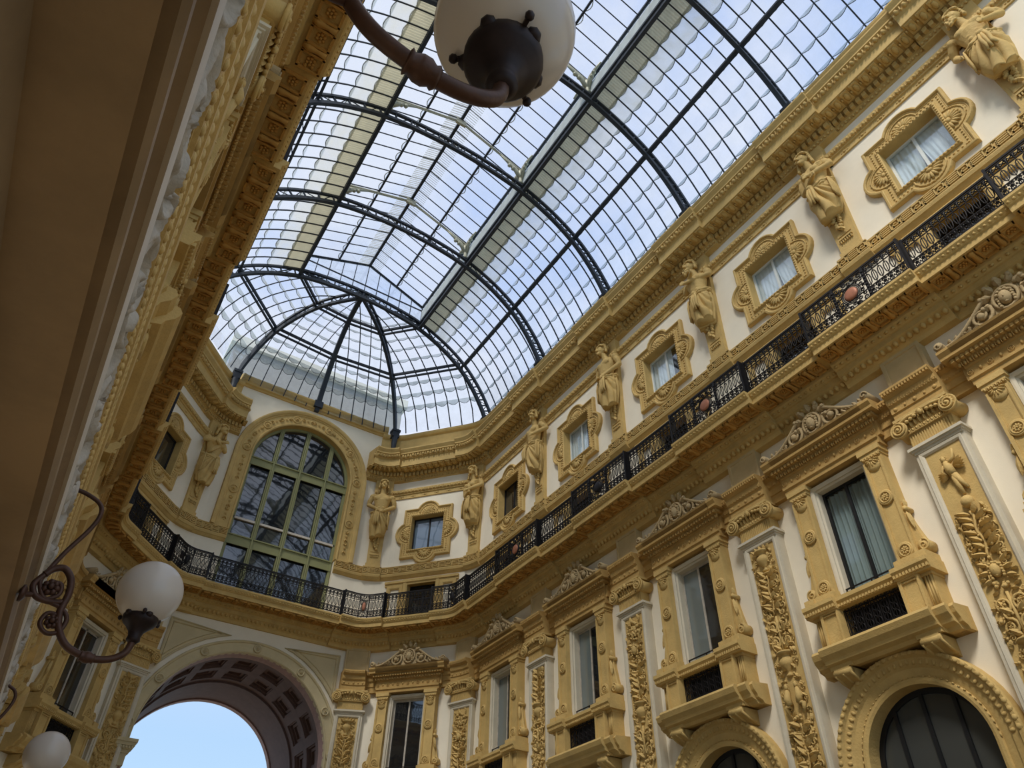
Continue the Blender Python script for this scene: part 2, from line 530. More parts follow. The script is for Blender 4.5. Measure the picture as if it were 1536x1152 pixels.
def backbox(x0, x1, y0, y1, z0, z1):
    t = .04
    return lambda: MB().box(x0-t,x1+t,y1,y1+t,z0-t,z1+t).box(x0-t,x0,y0,y1,z0,z1).box(x1,x1+t,y0,y1,z0,z1).box(x0-t,x1+t,y0,y1,z0-t,z0).box(x0-t,x1+t,y0,y1,z1,z1+t)
def slab(*a):
    return lambda: MB().box(*a)
def quatrefoil_window(s, zc, label, group, style):
    p, r = PT.place(s)
    t = thing('quatrefoil_window', label, 'window', (p[0], p[1], zc), r, group)
    obj('lobed_frame', cm('lobed_frame', qw_frame, GOLD), t)
    for q in range(4): obj('shell_ornament', cm('shell_ornament%d' % q, qw_shell(q), GOLD), t)
    def sash():
        mb = MB(); y0, y1 = .19, .25
        for x0, x1, z0, z1 in ((-OW,-OW+.06,-OH,OH),(OW-.06,OW,-OH,OH),(-OW,OW,-OH,-OH+.06),(-OW,OW,OH-.06,OH),(-.035,.035,-OH,OH)):
            mb.box(x0, x1, y0, y1, z0, z1)
        return mb
    w = obj('sash', cm('sash', sash, WHITE if style in ('net', 'half') else BLACKF), t)
    obj('pane', cm('pane_q', slab(-OW, OW, .215, .225, -OH, OH),
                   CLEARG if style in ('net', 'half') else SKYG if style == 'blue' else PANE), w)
    if style == 'net':
        obj('curtain', cm('net_l', curtain(-OW, 0, -OH, OH, .275, .02, 6, (-OW, .25)), CURTW), t)
        obj('curtain', cm('net_r', curtain(0, OW, -OH, OH, .275, .02, 6, (OW, .25)), CURTW), t)
    elif style == 'half':
        obj('curtain', cm('net_l2', curtain(-OW, .22, -OH, OH, .275, .02, 7), CURTW), t)
    obj('backing', cm('backing', backbox(-OW-.02, OW+.02, .25, .60, -OH-.02, OH+.02), DARK), t)
    return t

# ------------------------------------------------------------------ upper storey: figure pilasters
def loft(mb, rings, n=20, sm=True):
    """rings: (cx, cy, z, rx, ry, fold amplitude, fold count, phase)"""
    vs = []; fs = []
    for cx, cy, z, rx, ry, fa, fk, ph in rings:
        for j in range(n):
            a = 2*pi*j/n; q = 1+fa*sin(fk*a+ph)
            vs.append((cx+rx*q*cos(a), cy+ry*q*sin(a), z))
    m = len(rings)
    for i in range(m-1):
        for j in range(n):
            k = (j+1) % n; fs.append((i*n+j, i*n+k, (i+1)*n+k, (i+1)*n+j))
    fs.append(tuple(range(n))); fs.append(tuple((m-1)*n+j for j in reversed(range(n))))
    mb.add(vs, fs, sm)
ARMS = {   # elbow and hand positions (x, y, z) for right and left arm, relative to figure axis
 'folded':  (((-.50,-.30,2.35),(.12,-.62,2.40)), ((.50,-.30,2.32),(-.16,-.60,2.28))),
 'waist':   (((-.56,-.22,2.10),(-.16,-.55,1.72)), ((.56,-.22,2.10),(.18,-.55,1.66))),
 'drape':   (((-.46,-.26,2.05),(.10,-.60,1.86)), ((.50,-.32,2.28),(.02,-.62,2.00))),
 'back':    (((-.58,-.12,2.16),(-.46,-.30,1.70)), ((.60,-.16,2.30),(.30,-.50,2.02))),
}
def fig_body(sex, pose, turn):
    def f():
        mb = MB()
        Y = -.30
        sh = .44 if sex == 'm' else .38
        # torso from hips to neck
        loft(mb, [(0,Y,1.45,.30,.22,0,1,0),(0,Y,1.62,.31,.23,0,1,0),(0,Y-.02,1.82,.27,.21,0,1,0),(0,Y-.03,2.02,.29,.22,0,1,0),
                  (0,Y-.03,2.25,.35,.25,0,1,0),(0,Y,2.45,.37,.23,0,1,0),(0,Y+.02,2.58,.30,.19,0,1,0),(0,Y+.02,2.66,.15,.14,0,1,0),
                  (turn*.03,Y-.02,2.80,.115,.12,0,1,0),(turn*.04,Y-.05,2.92,.11,.12,0,1,0)], 18)
        for s in (-1, 1):
            if sex == 'f': mb.ell((s*.16, Y-.21, 2.30), (.135,.13,.13), 10, 7)
            else: mb.ell((s*.16, Y-.19, 2.34), (.17,.09,.12), 10, 7)
            mb.ell((s*sh, Y+.02, 2.50), (.135,.14,.14), 10, 7)
        if sex == 'm':
            for q in range(3):
                for s in (-1, 1): mb.ell((s*.08, Y-.20, 2.13-.13*q), (.075,.05,.06), 8, 5)
        for s, (el, ha) in zip((-1, 1), ARMS[pose]):
            a = Vector((s*sh, Y+.02, 2.48)); e = Vector((el[0], Y+el[1]+.30, el[2])); h = Vector((ha[0], Y+ha[1]+.22, ha[2]))
            mb.tube([a, a.lerp(e,.5)+Vector((s*.03,0,0)), e], [.115,.12,.092], 9)
            mb.ell(e, (.095,.095,.095), 8, 6)
            mb.tube([e, e.lerp(h,.4), h], [.092,.088,.058], 9)
            d = (h-e).normalized()
            mb.ell(h+d*.05, (.075,.055,.06), 8, 6)
            up = Vector((0,0,1))
            for q in range(4):
                o = (q-1.5)*.034
                b0 = h+d*.07+up*o+Vector((0,-.02,0))
                mb.tube([b0, b0+d*.07+Vector((0,-.012,0)), b0+d*(.12-.012*abs(q-1.2))+Vector((0,.012,-.012))], [.021,.02,.015], 6)
            b0 = h+d*.02+up*.055+Vector((0,-.03,0))
            mb.tube([b0, b0+d*.05+up*.035, b0+d*.09+up*.04], [.022,.02,.015], 6)
        # head
        hx = turn*.07; hy = Y-.10; hz = 3.12; q = turn*.10
        mb.ell((hx,hy,hz), (.150,.175,.205), 14, 10)
        mb.ell((hx+q*.3,hy-.06,hz-.13), (.105,.11,.10), 10, 7)
        mb.ell((hx+q*.6,hy-.17,hz-.195), (.05,.05,.04), 8, 5)
        mb.tube([(hx+q*.6,hy-.165,hz+.055),(hx+q*.8,hy-.215,hz-.04),(hx+q*.8,hy-.20,hz-.065)], [.022,.036,.034], 7)
        mb.ell((hx+q*.7,hy-.168,hz-.125), (.05,.035,.016), 8, 5)
        mb.ell((hx+q*.7,hy-.166,hz-.148), (.042,.035,.015), 8, 5)
        for s in (-1, 1):
            mb.ell((hx+q*.6+s*.062,hy-.152,hz+.075), (.055,.035,.02), 8, 5)
            mb.ell((hx+q*.6+s*.062,hy-.150,hz+.030), (.032,.026,.017), 8, 5)
            mb.ell((hx+q*.5+s*.085,hy-.125,hz-.055), (.05,.05,.06), 8, 5)
            mb.ell((hx+s*.150,hy+.0,hz-.01), (.022,.04,.06), 8, 5)
        return mb
    return f
def fig_hair(sex, turn):
    def f():
        mb = MB(); hx = turn*.07; hy = -.40; hz = 3.12; rr = random.Random(3 if sex == 'f' else 5)
        for i in range(34):
            a = rr.uniform(-.55, pi+.55); e = rr.uniform(.15, 1.25)
            x = hx+.175*cos(a)*cos(e*.6); z = hz+.02+.21*sin(e)
            y = hy-.10*sin(a)*0+.10-.24*sin(e)*.5*(1 if rr.random() > .35 else -.6)
            mb.ell((x, y, z), (.055,.06,.05), 7, 5)
        for s in (-1, 1):
            for q in range(6 if sex == 'f' else 4):
                mb.ell((hx+s*(.17+.012*q), hy+.02-.01*(q % 2), hz+.10-.085*q), (.055,.075,.055), 7, 5)
        for q in range(7):
            a = pi*(.08+.84*q/6)
            mb.ell((hx+.155*cos(a), hy-.115, hz+.075+.125*sin(a)), (.05,.06,.045), 7, 5)
        if sex == 'b':
            for q in range(14):
                mb.ell((hx+turn*.08+rr.uniform(-.10,.10), hy-.13-rr.uniform(0,.05), hz-.20-rr.uniform(0,.20)), (.045,.05,.055), 7, 5)
        return mb
    return f
def fig_skirt(ph, sex):
    def f():
        mb = MB(); Y = -.30
        prof = [(1.80,.30,.23),(1.68,.35,.27),(1.50,.39,.30),(1.28,.40,.31),(1.05,.385,.30),(.82,.35,.28),(.64,.31,.25),(.50,.28,.23)]
        def rad(z):
            i = 0
            while i < len(prof)-2 and prof[i+1][0] > z: i += 1
            (z0, a0, b0), (z1, a1, b1) = prof[i], prof[i+1]; u = max(0, min(1, (z0-z)/(z0-z1)))
            return a0+(a1-a0)*u, b0+(b1-b0)*u
        kx = (.12, -.12, .04, -.18)[ph]; n = 180; m = 40; vs = []; fs = []
        for k in range(m+1):
            t = k/m; z = 1.80-1.30*t; rx, ry = rad(z)
            for q in range(n):
                a = 2*pi*q/n; x = rx*cos(a)
                front = max(0., -sin(a))**.35
                # folds fan out from the knot to the hem
                d = max(.02, 1.66-z); p = (x-kx)/(.10+.42*d)
                fan = abs(sin(5.2*p+.45*sin(5*z+ph)))**.8
                side = .5+.5*sin(14*a+3*z+ph)
                g = min(1, d/.35) if z < 1.66 else .0
                h = .115*(fan-.6)*front*g+.05*(side-.5)*(1-front)
                # hem rises on one side and hangs on the other
                zz = z+(.10*sin(a+ph*1.3)+.05*fan*front)*t**3
                vs.append(((rx+h)*cos(a), Y+(ry+h)*sin(a), zz))
        for k in range(m):
            for q in range(n):
                w = (q+1) % n; fs.append((k*n+q, k*n+w, (k+1)*n+w, (k+1)*n+q))
        fs.append(tuple(range(n))); fs.append(tuple(m*n+q for q in reversed(range(n))))
        mb.add(vs, fs, True)
        # rolled cloth round the hips, knot and a hanging end
        R2 = [((.365+.02*sin(4*a+ph))*cos(a), Y+(.285+.02*sin(5*a))*sin(a), 1.72+.05*sin(a*1+ph)-.07*max(0,-sin(a))) for a in [2*pi*i/40 for i in range(40)]]
        mb.tube(R2, [.052+.018*sin(i*1.9) for i in range(40)], 7, True)
        mb.tube([(p[0]*.97, p[1], p[2]-.075) for p in R2], [.036+.014*sin(i*1.3+1) for i in range(40)], 6, True)
        mb.ell((kx, Y-.33, 1.63), (.095,.08,.09), 9, 6); mb.ell((kx+.05, Y-.34, 1.55), (.06,.06,.08), 8, 5)
        for e in (-.05, 0, .055):
            mb.tube([(kx+e, Y-.36, 1.58), (kx+e*1.6, Y-.40, 1.34), (kx+e*1.2, Y-.385, 1.10), (kx+e*2.0, Y-.37, .92)], [.03,.05,.045,.03], 6)
        s = 1 if ph % 2 else -1
        for e in range(3):
            mb.tube([(s*.36, Y-.08-.05*e, 1.70), (s*(.42-.02*e), Y-.10-.06*e, 1.40), (s*(.40-.01*e), Y-.10-.06*e, 1.08), (s*(.41), Y-.08-.05*e, .84)], [.025,.035,.03,.02], 6)
        if sex == 'f':    # cloth drawn over one shoulder in three folds
            for e in range(3):
                o = .07*e
                mb.tube([(.38,Y-.02,2.60-o*.6),(.26-o*.3,Y-.20,2.46-o),(.02-o*.3,Y-.27,2.22-o),(-.20,Y-.25,1.98-o*.9),(-.32,Y-.14,1.78-o*.3)], [.045,.05,.045,.05,.045], 6)
        return mb
    return f
def fig_shaft():
    mb = MB()
    mb.plate([(-.27,0),(.27,0),(.36,4.36),(-.36,4.36)], -.14, .05)
    mb.plate([(-.31,0),(.31,0),(.31,.22),(-.31,.22)], -.18, 0)
    mb.plate([(-.19,.75),(.19,.75),(.215,1.75),(-.215,1.75)], -.16, 0)
    mb.box(-.19, .19, -.20, 0, .60, .645)
    for i in range(6): mb.box(-.16+.06*i, -.13+.06*i, -.185, 0, .50, .60)
    mb.box(-.42, .42, -.30, 0, 3.42, 3.52); mb.box(-.40, .40, -.26, 0, 3.52, 3.78)
    eggs(mb, -.40, .40, .26, 3.66, .09, .13)
    mb.plate([(-.40,3.78),(.40,3.78),(.40,4.36),(-.40,4.36)], -.20, 0)
    return mb
def fig_garland():
    mb = MB(); rr = random.Random(11)
    for i in range(15):
        t = i/14; w = .15*(1-t)**.7+.03
        for s in (-1, 1):
            mb.ell((s*w*rr.uniform(.3, 1), -.20-rr.uniform(0,.05), 1.76-.82*t), (.055,.06,.05), 6, 4)
    for i in range(5):
        leaf(mb, (0, 1.62-.17*i), -pi/2+.6*(-1)**i, .2, .06, -.22)
    return mb
def caryatid(s, label, group, sex, pose, turn, ph):
    p, r = PT.place(s)
    t = thing('caryatid_pilaster', label, 'statue', (p[0], p[1], 16.12), r, group)
    obj('shaft', cm('cary_shaft', fig_shaft, GOLD), t)
    o = obj('statue_figure', fused('fig_%s_%s_%d' % (sex, pose, turn), fig_body('f' if sex == 'f' else 'm', pose, turn), CARVE if False else GOLD, .018, 3), t)
    o.location = (0, -.04, .85); o.scale = (1, 1, 1)
    h = obj('hair', fused('hair_%s_%d' % (sex, turn), fig_hair(sex, turn), GOLD, .016, 2), o)
    d = obj('drapery', cm('skirt_%d_%s' % (ph, sex == 'f'), fig_skirt(ph, sex), GOLD), o)
    obj('leaf_garland', cm('fig_garland', fig_garland, GOLD), t)
    return t

# ------------------------------------------------------------------ attic strip behind the balcony rail
def low_frame():
    mb = MB()
    L = rect(-.62,.62,13.5,15.35)
    mb.mould(list(reversed(L)), [(0,-.35),(0,.06),(.05,.10),(.16,.10),(.20,.06),(.2,0)])
    for s in (-1, 1):
        a = rect(.95*s-.12+.17*s, .95*s+.12+.27*s, 13.6, 15.15) if s > 0 else rect(-1.36, -.98, 13.6, 15.15)
        if s > 0: a = rect(.98, 1.36, 13.6, 15.15)
        mb.mould(list(reversed(a)), [(0,0),(0,.05),(.05,.08),(.16,.08),(.18,0)])
    mb.box(-1.62, 1.62, -.12, 0, 15.40, 15.50); mb.box(-1.62, 1.62, -.07, 0, 15.30, 15.40)
    return mb
def low_window(s, label, group, cur):
    p, r = PT.place(s)
    t = thing('low_window', label, 'window', p, r, group)
    obj('moulded_frame', cm('low_frame', low_frame, GOLD), t)
    def sash():
        mb = MB()
        for x0, x1, z0, z1 in ((-.62,-.56,13.5,15.35),(.56,.62,13.5,15.35),(-.03,.03,13.5,15.35),(-.62,.62,15.29,15.35),(-.62,.62,14.75,14.80)):
            mb.box(x0, x1, .26, .32, z0, z1)
        return mb
    w = obj('sash', cm('low_sash', sash, BLACKF), t)
    obj('pane', cm('low_pane_c' if cur else 'low_pane', slab(-.62, .62, .285, .295, 13.5, 15.35), CLEARG if cur else PANE), w)
    if cur:
        obj('curtain', cm('low_curt', curtain(-.6, .6, 13.5, 14.7, .42, .03, 9), CURT), t)
        obj('backing', cm('low_back', backbox(-.64, .64, .33, .62, 13.46, 15.37), DARK), t)
# ------------------------------------------------------------------ main storey: tall pedimented window
def tw_entab():
    mb = MB(); X = 1.25
    mb.prof([(0,10.92),(.30,10.92),(.30,11.02),(.34,11.04),(.34,11.10),(.28,11.11),(.28,11.34),(.32,11.36),(.34,11.46),(.44,11.50),(.46,11.56),(.56,11.58),(.56,11.64),(.62,11.72),(.62,11.78),(0,11.84)], -X, X)
    mb.prof([(.0,11.56),(.56,11.58),(.56,11.64),(.62,11.72),(.62,11.78),(0,11.84)], -1.50, 1.50)
    mb.prof([(.0,11.46),(.46,11.50),(.46,11.56),(0,11.58)], -1.40, 1.40)
    mb.prof([(.0,11.10),(.26,11.10),(.26,11.46),(0,11.46)], -1.32, 1.32)
    eggs(mb, -1.34, 1.34, .38, 11.41, .05, .11)
    dentils(mb, -1.38, 1.38, .40, .49, 11.475, 11.55, .10)
    for i in range(13):
        x = -1.2+.2*i
        if i % 2 == 0: rosette(mb, (x, 11.22), .055, -.28, 5)
        else: mb.ell((x, -.29, 11.22), (.03,.025,.05), 6, 4)
    return mb
def tw_jamb(s):
    def f():
        mb = MB(); a, b = (.74, 1.16)
        if s < 0: a, b = -1.16, -.74
        c = (a+b)/2
        mb.box(a, b, -.26, 0, 8.34, 10.92)
        mb.mould(rect(a+.07, b-.07, 8.48, 10.55), [(0,.26),(.0,.285),(-.03,.285),(-.03,.26)])
        mb.mould(rect(a, b, 8.36, 10.62), [(0,.26),(0,.30),(.05,.30),(.06,.26)])
        # capital block with shell
        mb.box(a-.05, b+.05, -.34, 0, 10.80, 10.92); mb.box(a-.02, b+.02, -.31, 0, 10.72, 10.80)
        eggs(mb, a, b, .30, 10.70, .035, .07)
        mb.ell((c, -.25, 10.52), (.17,.08,.17), 10, 6)
        shell(mb, (c, 10.62), .17, -pi/2, -.29, 7)
        mb.box(a-.03, b+.03, -.32, 0, 8.34, 8.42)
        return mb
    return f
def tw_ros(s, z, half):
    def f():
        mb = MB(); c = .95*s
        mb.lathe((c, 0, z), [(.165,-.26),(.165,-.295),(.14,-.31),(.12,-.295)], 16, 'y')
        rosette(mb, (c, z), .115, -.285, 8, True)
        return mb
    return f
def tw_console(s):
    def f():
        mb = MB()
        # S-scroll standing against the outer edge of the jamb
        pts = []
        for i in range(15):
            t = i/14
            pts.append((s*(1.17+.03*sin(pi*t)+.20*t**2.2), -.12, 9.36-.92*t))
        mb.tube(pts, [.035+.025*t/14 for t in range(15)], 7)
        prof = [(s*1.14, 9.36)]+[(p[0], p[2]) for p in pts]+[(s*1.14, 8.42)]
        if s > 0: prof = list(reversed(prof))
        mb.plate(prof, -.22, 0)
        cx, cz = s*1.30, 8.52
        mb.lathe((cx, 0, cz), [(.125,-.25),(.125,-.02)], 14, 'y')
        spiral(mb, (cx, cz), .12, 1.5, -s, .022, -.25, 18, pi/2)
        mb.lathe((s*1.20, 0, 9.36), [(.055,-.24),(.055,-.02)], 10, 'y')
        leaf(mb, (s*1.18, 9.36), pi/2-.2*s, .22, .06, -.16)
        leaf(mb, (s*1.20, 9.30), -pi/2+.15*s, .42, .06, -.22)
        return mb
    return f
def tw_crest():
    mb = MB(); z0 = 11.80
    for s in (-1, 1):
        pts = []
        for i in range(17):
            t = i/16
            x = 1.38-1.05*t; z = z0+.10+.06*sin(t*pi)*0+.52*(t**1.9)*(1 if t < .9 else 1)-.02*sin(t*2*pi)
            pts.append((s*x, -.44, z))
        pts += [(s*.30, -.44, z0+.62), (s*.24, -.44, z0+.54)]
        mb.tube(pts, .042, 6)
        mb.tube([(p[0], p[1]+.10, p[2]) for p in pts], .042, 6)
        back = [(s*1.44, z0)]+[(p[0], p[2]) for p in pts]+[(s*.2, z0)]
        if s > 0: back = list(reversed(back))
        mb.plate(back, -.38, -.22)
        spiral(mb, (s*.52, z0+.27), .235, 1.7, s, .042, -.43, 26, pi*.75 if s > 0 else pi*.25)
        mb.ell((s*.52, -.45, z0+.27), (.085,.07,.085), 8, 6)
        for k in range(5):
            leaf(mb, (s*(.78+.12*k), z0+.05+.02*k), pi/2+s*(.9-.1*k), .20-.02*k, .05, -.42)
        for k in range(4): mb.ell((s*(.80+.11*k), -.43, z0+.20-.035*k), (.04,.04,.035), 6, 4)
        mb.lathe((s*1.42, 0, z0+.13), [(.10,-.56),(.10,-.12)], 12, 'y')
        spiral(mb, (s*1.42, z0+.13), .085, 1.2, s, .02, -.57, 12)
    mb.plate([(-.32,z0),(.32,z0),(.27,z0+.30),(.27,z0+.62),(-.27,z0+.62),(-.27,z0+.30)], -.40, -.22)
    return mb
def tw_crown():
    mb = MB(); z0 = 11.80
    mb.tube([(.225*cos(a*pi/9), -.43, z0+.37+.25*sin(a*pi/9)) for a in range(18)], .035, 6, True)
    for k in range(7):
        a = pi*(-.05+1.1*k/6)
        c = (.26*cos(a), z0+.44+.24*sin(a))
        leaf(mb, c, a, .24, .085, -.40, .04, .06)
        mb.ell((c[0]+.17*cos(a), -.46, c[1]+.17*sin(a)), (.055,.05,.055), 6, 4)
    return mb
def tw_mask():
    mb = MB(); face(mb, (0, 12.16), .20, -.42); return mb
def tw_frame():
    mb = MB()
    L = [(.60,8.25),(.60,10.72),(-.60,10.72),(-.60,8.25)]
    mb.mould(L, [(0,-.20),(0,.08),(-.04,.10),(-.04,.14),(-.09,.16),(-.13,.16),(-.15,.10),(-.15,0)], closed=False)
    return mb
def tw_sash():
    mb = MB()
    for x0, x1, z0, z1 in ((-.60,-.55,8.2,10.72),(.55,.60,8.2,10.72),(-.03,.03,8.2,10.72),(-.60,.60,10.66,10.72),(-.60,.60,8.2,8.27)):
        mb.box(x0, x1, .07, .13, z0, z1)
    return mb
def tw_rail():
    mb = MB(); mb.bar((-.60,-.10,8.42), (.60,-.10,8.42), .025)
    for x in (-.58, 0, .58): mb.bar((x,-.10,8.2), (x,-.10,8.42), .022)
    return mb
def tw_sill():
    mb = MB()
    mb.prof([(0,7.98),(.40,7.98),(.42,8.04),(.47,8.10),(.47,8.18),(0,8.2)], -.74, .74)
    dentils(mb, -.74, .74, .40, .45, 7.99, 8.04, .07)
    for s in (-1, 1):
        a, b = (.66, 1.40) if s > 0 else (-1.40, -.66)
        mb.prof([(0,7.96),(.50,7.96),(.53,8.04),(.58,8.10),(.58,8.18),(0,8.2)], a, b)
        dentils(mb, a, b, .50, .56, 7.99, 8.05, .07)
        a, b = (.70, 1.36) if s > 0 else (-1.36, -.70)
        mb.box(a, b, -.42, 0, 8.18, 8.36)
        mb.box(a+.45 if s > 0 else a-.02, b+.02 if s > 0 else b-.45, -.47, 0, 8.17, 8.345)
    return mb
def tw_ped(s):
    def f():
        mb = MB(); a, b = (.68, 1.10) if s > 0 else (-1.10, -.68)
        mb.box(a, b, -.44, 0, 7.28, 7.98)
        mb.mould(rect(a+.06, b-.06, 7.36, 7.88), [(0,.44),(0,.465),(-.03,.465),(-.03,.44)])
        mb.mould(rect(a, b, 7.28, 7.98), [(0,.44),(0,.48),(.05,.48),(.06,.44)])
        c, d = (1.12, 1.30) if s > 0 else (-1.30, -1.12)
        mb.box(c, d, -.36, 0, 7.28, 7.98)
        for k in range(3): mb.tube([(c+.04+.05*k, -.37, 7.34), (c+.04+.05*k, -.37, 7.9)], .02, 6)
        mb.box(min(c, d)-.02, max(c, d)+.02, -.40, 0, 7.90, 7.98); mb.box(min(c, d)-.02, max(c, d)+.02, -.40, 0, 7.28, 7.34)
        return mb
    return f
def tw_slab():
    mb = MB()
    pr = [(0,6.86),(.42,6.86),(.46,6.92),(.58,6.96),(.60,7.02),(.68,7.10),(.72,7.20),(.68,7.26),(0,7.30)]
    mb.prof(pr, -1.18, 1.18)
    mb.prof([(w-.10 if w > .3 else w, z) for w, z in pr], -1.42, 1.42)
    mb.prof([(w-.22 if w > .3 else w, z) for w, z in pr], -1.50, 1.50)
    return mb
def tw_bracket(s):
    def f():
        mb = MB(); x = .92*s
        mb.prof([(0,6.55),(.16,6.58),(.30,6.66),(.46,6.72),(.52,6.80),(.50,6.88),(0,6.90)], x-.17, x+.17)
        for q in (-.17, 0, .17): mb.tube([(x+q, -.1, 6.6), (x+q, -.32, 6.66), (x+q, -.50, 6.76)], .03, 6)
        mb.lathe((x-.19, -.46, 6.79), [(.065,0),(.065,.38)], 10, 'x')
        mb.box(x-.24, x+.24, -.50, 0, 6.86, 6.94)
        return mb
    return f
def tw_grille():
    mb = MB(); x0, x1, z0, z1 = -.66, .66, 7.28, 7.97; y = -.28
    for a, b in (((x0,z0+.04),(x1,z0+.04)), ((x0,z1-.04),(x1,z1-.04)), ((x0,z0+.17),(x1,z0+.17))):
        mb.bar((a[0],y,a[1]), (b[0],y,b[1]), .025)
    n = 7; st = (x1-x0)/n
    for i in range(n+1): 
        mb.bar((x0+st*i-.02,y,z0), (x0+st*i-.02,y,z1), .016); mb.bar((x0+st*i+.02,y,z0), (x0+st*i+.02,y,z1), .016)
    for i in range(n):
        c = x0+st*(i+.5)
        for zc, r in ((7.53,.062),(7.66,.055),(7.79,.062)):
            mb.tube([(c+r*cos(a*pi/5), y, zc+r*1.1*sin(a*pi/5)) for a in range(10)], .010, 4, True)
        for s in (-1, 1):
            spiral(mb, (c+s*.04, 7.87), .045, 1.1, s, .010, y, 9, 0, 4)
            spiral(mb, (c+s*.04, 7.41), .045, 1.1, -s, .010, y, 9, 0, 4)
        mb.bar((c,y,z0), (c,y,z1), .012)
        mb.tube([(c+.05*cos(a*pi/4), y, 7.365+.05*sin(a*pi/4)) for a in range(8)], .009, 4, True)
    return mb
def tall_window(s, label, group, style):
    p, r = PT.place(s)
    t = thing('tall_window', label, 'window', p, r, group)
    e = obj('entablature', cm('tw_entab', tw_entab, TANG), t)
    c = obj('scrolled_crest', cm('tw_crest', tw_crest, CARVE), t)
    obj('mask', cm('tw_mask', tw_mask, CARVE), c); obj('shell_crown', cm('tw_crown', tw_crown, CARVE), c)
    for q in (-1, 1):
        j = obj('jamb_pilaster', cm('tw_jamb%d' % q, tw_jamb(q), GOLD), t)
        obj('rosette', cm('tw_ros%d' % q, tw_ros(q, 9.72, 0), GOLD), j)
        obj('rosette', cm('tw_rosl%d' % q, tw_ros(q, 8.55, 1), GOLD), j)
        obj('side_console', cm('tw_cons%d' % q, tw_console(q), GOLD), t)
        obj('pedestal', cm('tw_ped%d' % q, tw_ped(q), GOLD), t)
        obj('bracket', cm('tw_brk%d' % q, tw_bracket(q), GOLD), t)
    obj('sill', cm('tw_sill', tw_sill, GOLD), t); obj('balcony_slab', cm('tw_slab', tw_slab, GOLD), t)
    obj('stone_architrave', cm('tw_frame', tw_frame, CREAMG), t)
    w = obj('sash', cm('tw_sash', tw_sash, {'curtain': BLACKF, 'black': LEAFG}.get(style, LEAFG)), t)
    if style == 'curtain':
        obj('pane', cm('tw_pane', slab(-.6,.6,.095,.105,8.2,10.72), CLEARG), w)
        obj('curtain', cm('tw_cl', curtain(-.6, .0, 8.2, 10.7, .24, .045, 5), CURT), t)
        obj('curtain', cm('tw_cr', curtain(.0, .6, 8.2, 10.7, .24, .045, 5), CURT), t)
        obj('backing', cm('tw_back', backbox(-.63,.63,.14,.60,8.16,10.75), DARK), t)
    elif style == 'leaf':     # left leaf has a grey pane, right leaf a dark one
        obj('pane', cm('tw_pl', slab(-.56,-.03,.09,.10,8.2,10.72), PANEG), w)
        obj('pane', cm('tw_pr', slab(.03,.56,.09,.10,8.2,10.72), PANE), w)
    else:
        obj('pane', cm('tw_pd', slab(-.57,-.03,.09,.10,8.2,10.72), PANE), w)
        obj('pane', cm('tw_pr', slab(.03,.56,.09,.10,8.2,10.72), PANE), w)
    obj('guard_rail', cm('tw_rail', tw_rail, IRON), t)
    obj('grille', cm('tw_grille', tw_grille, IRON), t, 'black wrought iron grille')
    obj('grille_backplate', cm('tw_grec', slab(-.68,.68,-.06,-.02,7.26,7.99), DARK), t)  # flat near-black plate on the wall behind the grille
    return t

# ------------------------------------------------------------------ main storey: relief pilasters
def pl_shaft():
    mb = MB(); w = .50
    mb.box(-w, w, -.22, 0, 0, 10.22)
    mb.mould(rect(-.355, .355, 1.2, 10.12), [(0,.20),(0,.24),(-.03,.27),(-.08,.28),(-.09,.25),(-.15,.25),(-.15,.1)])
    # head moulding
    for a, b, z0, z1 in ((.50,.28,10.22,10.27),(.53,.31,10.27,10.31),(.57,.35,10.31,10.37)): mb.box(-a, a, -b, 0, z0, z1)
    return mb
def pl_panel():
    return MB().box(-.36, .36, -.225, -.1, 1.2, 10.13)
def pl_cap():
    mb = MB()
    mb.box(-.46, .46, -.30, 0, 10.37, 10.66)
    for i in range(17): mb.box(-.44+.052*i, -.412+.052*i, -.318, -.29, 10.38, 10.63)
    mb.box(-.50, .50, -.36, 0, 10.66, 10.70)
    eggs(mb, -.42, .42, .355, 10.715, .04, .085)
    mb.plate([(-.46,10.75),(.46,10.75),(.40,11.0),(-.40,11.0)], -.34, 0)
    for i in range(7): leaf(mb, (-.30+.10*i, 10.76), pi/2, .20, .042, -.335, .03, .04)
    mb.box(-.58, .58, -.45, 0, 10.99, 11.05)
    for s in (-1, 1):
        mb.tube([(s*.08,-.42,10.97), (s*.25,-.43,10.99), (s*.42,-.43,10.95), (s*.52,-.43,10.90)], .035, 6)
        for k in range(4): mb.ell((s*(.14+.09*k), -.43, 10.93-.02*k), (.05,.04,.04), 6, 4)
    face(mb, (0, 10.95), .085, -.42); 
    return mb
def pl_vol(s):
    def f():
        mb = MB(); c = (s*.53, 10.80)
        mb.lathe((c[0], 0, c[1]), [(.175,-.40),(.185,-.43),(.17,-.455),(.15,-.44)], 20, 'y')
        mb.lathe((c[0], 0, c[1]), [(.16,-.40),(.13,-.22),(.16,-.02)], 16, 'y')
        spiral(mb, c, .15, 2.1, s, .028, -.455, 30, pi/2)
        mb.ell((c[0], -.47, c[1]), (.04,.04,.04), 8, 5)
        for k in range(12):
            a = 2*pi*k/12
            mb.ell((c[0]+.115*cos(a), -.45, c[1]+.115*sin(a)), (.022,.02,.022), 5, 3)
        return mb
    return f
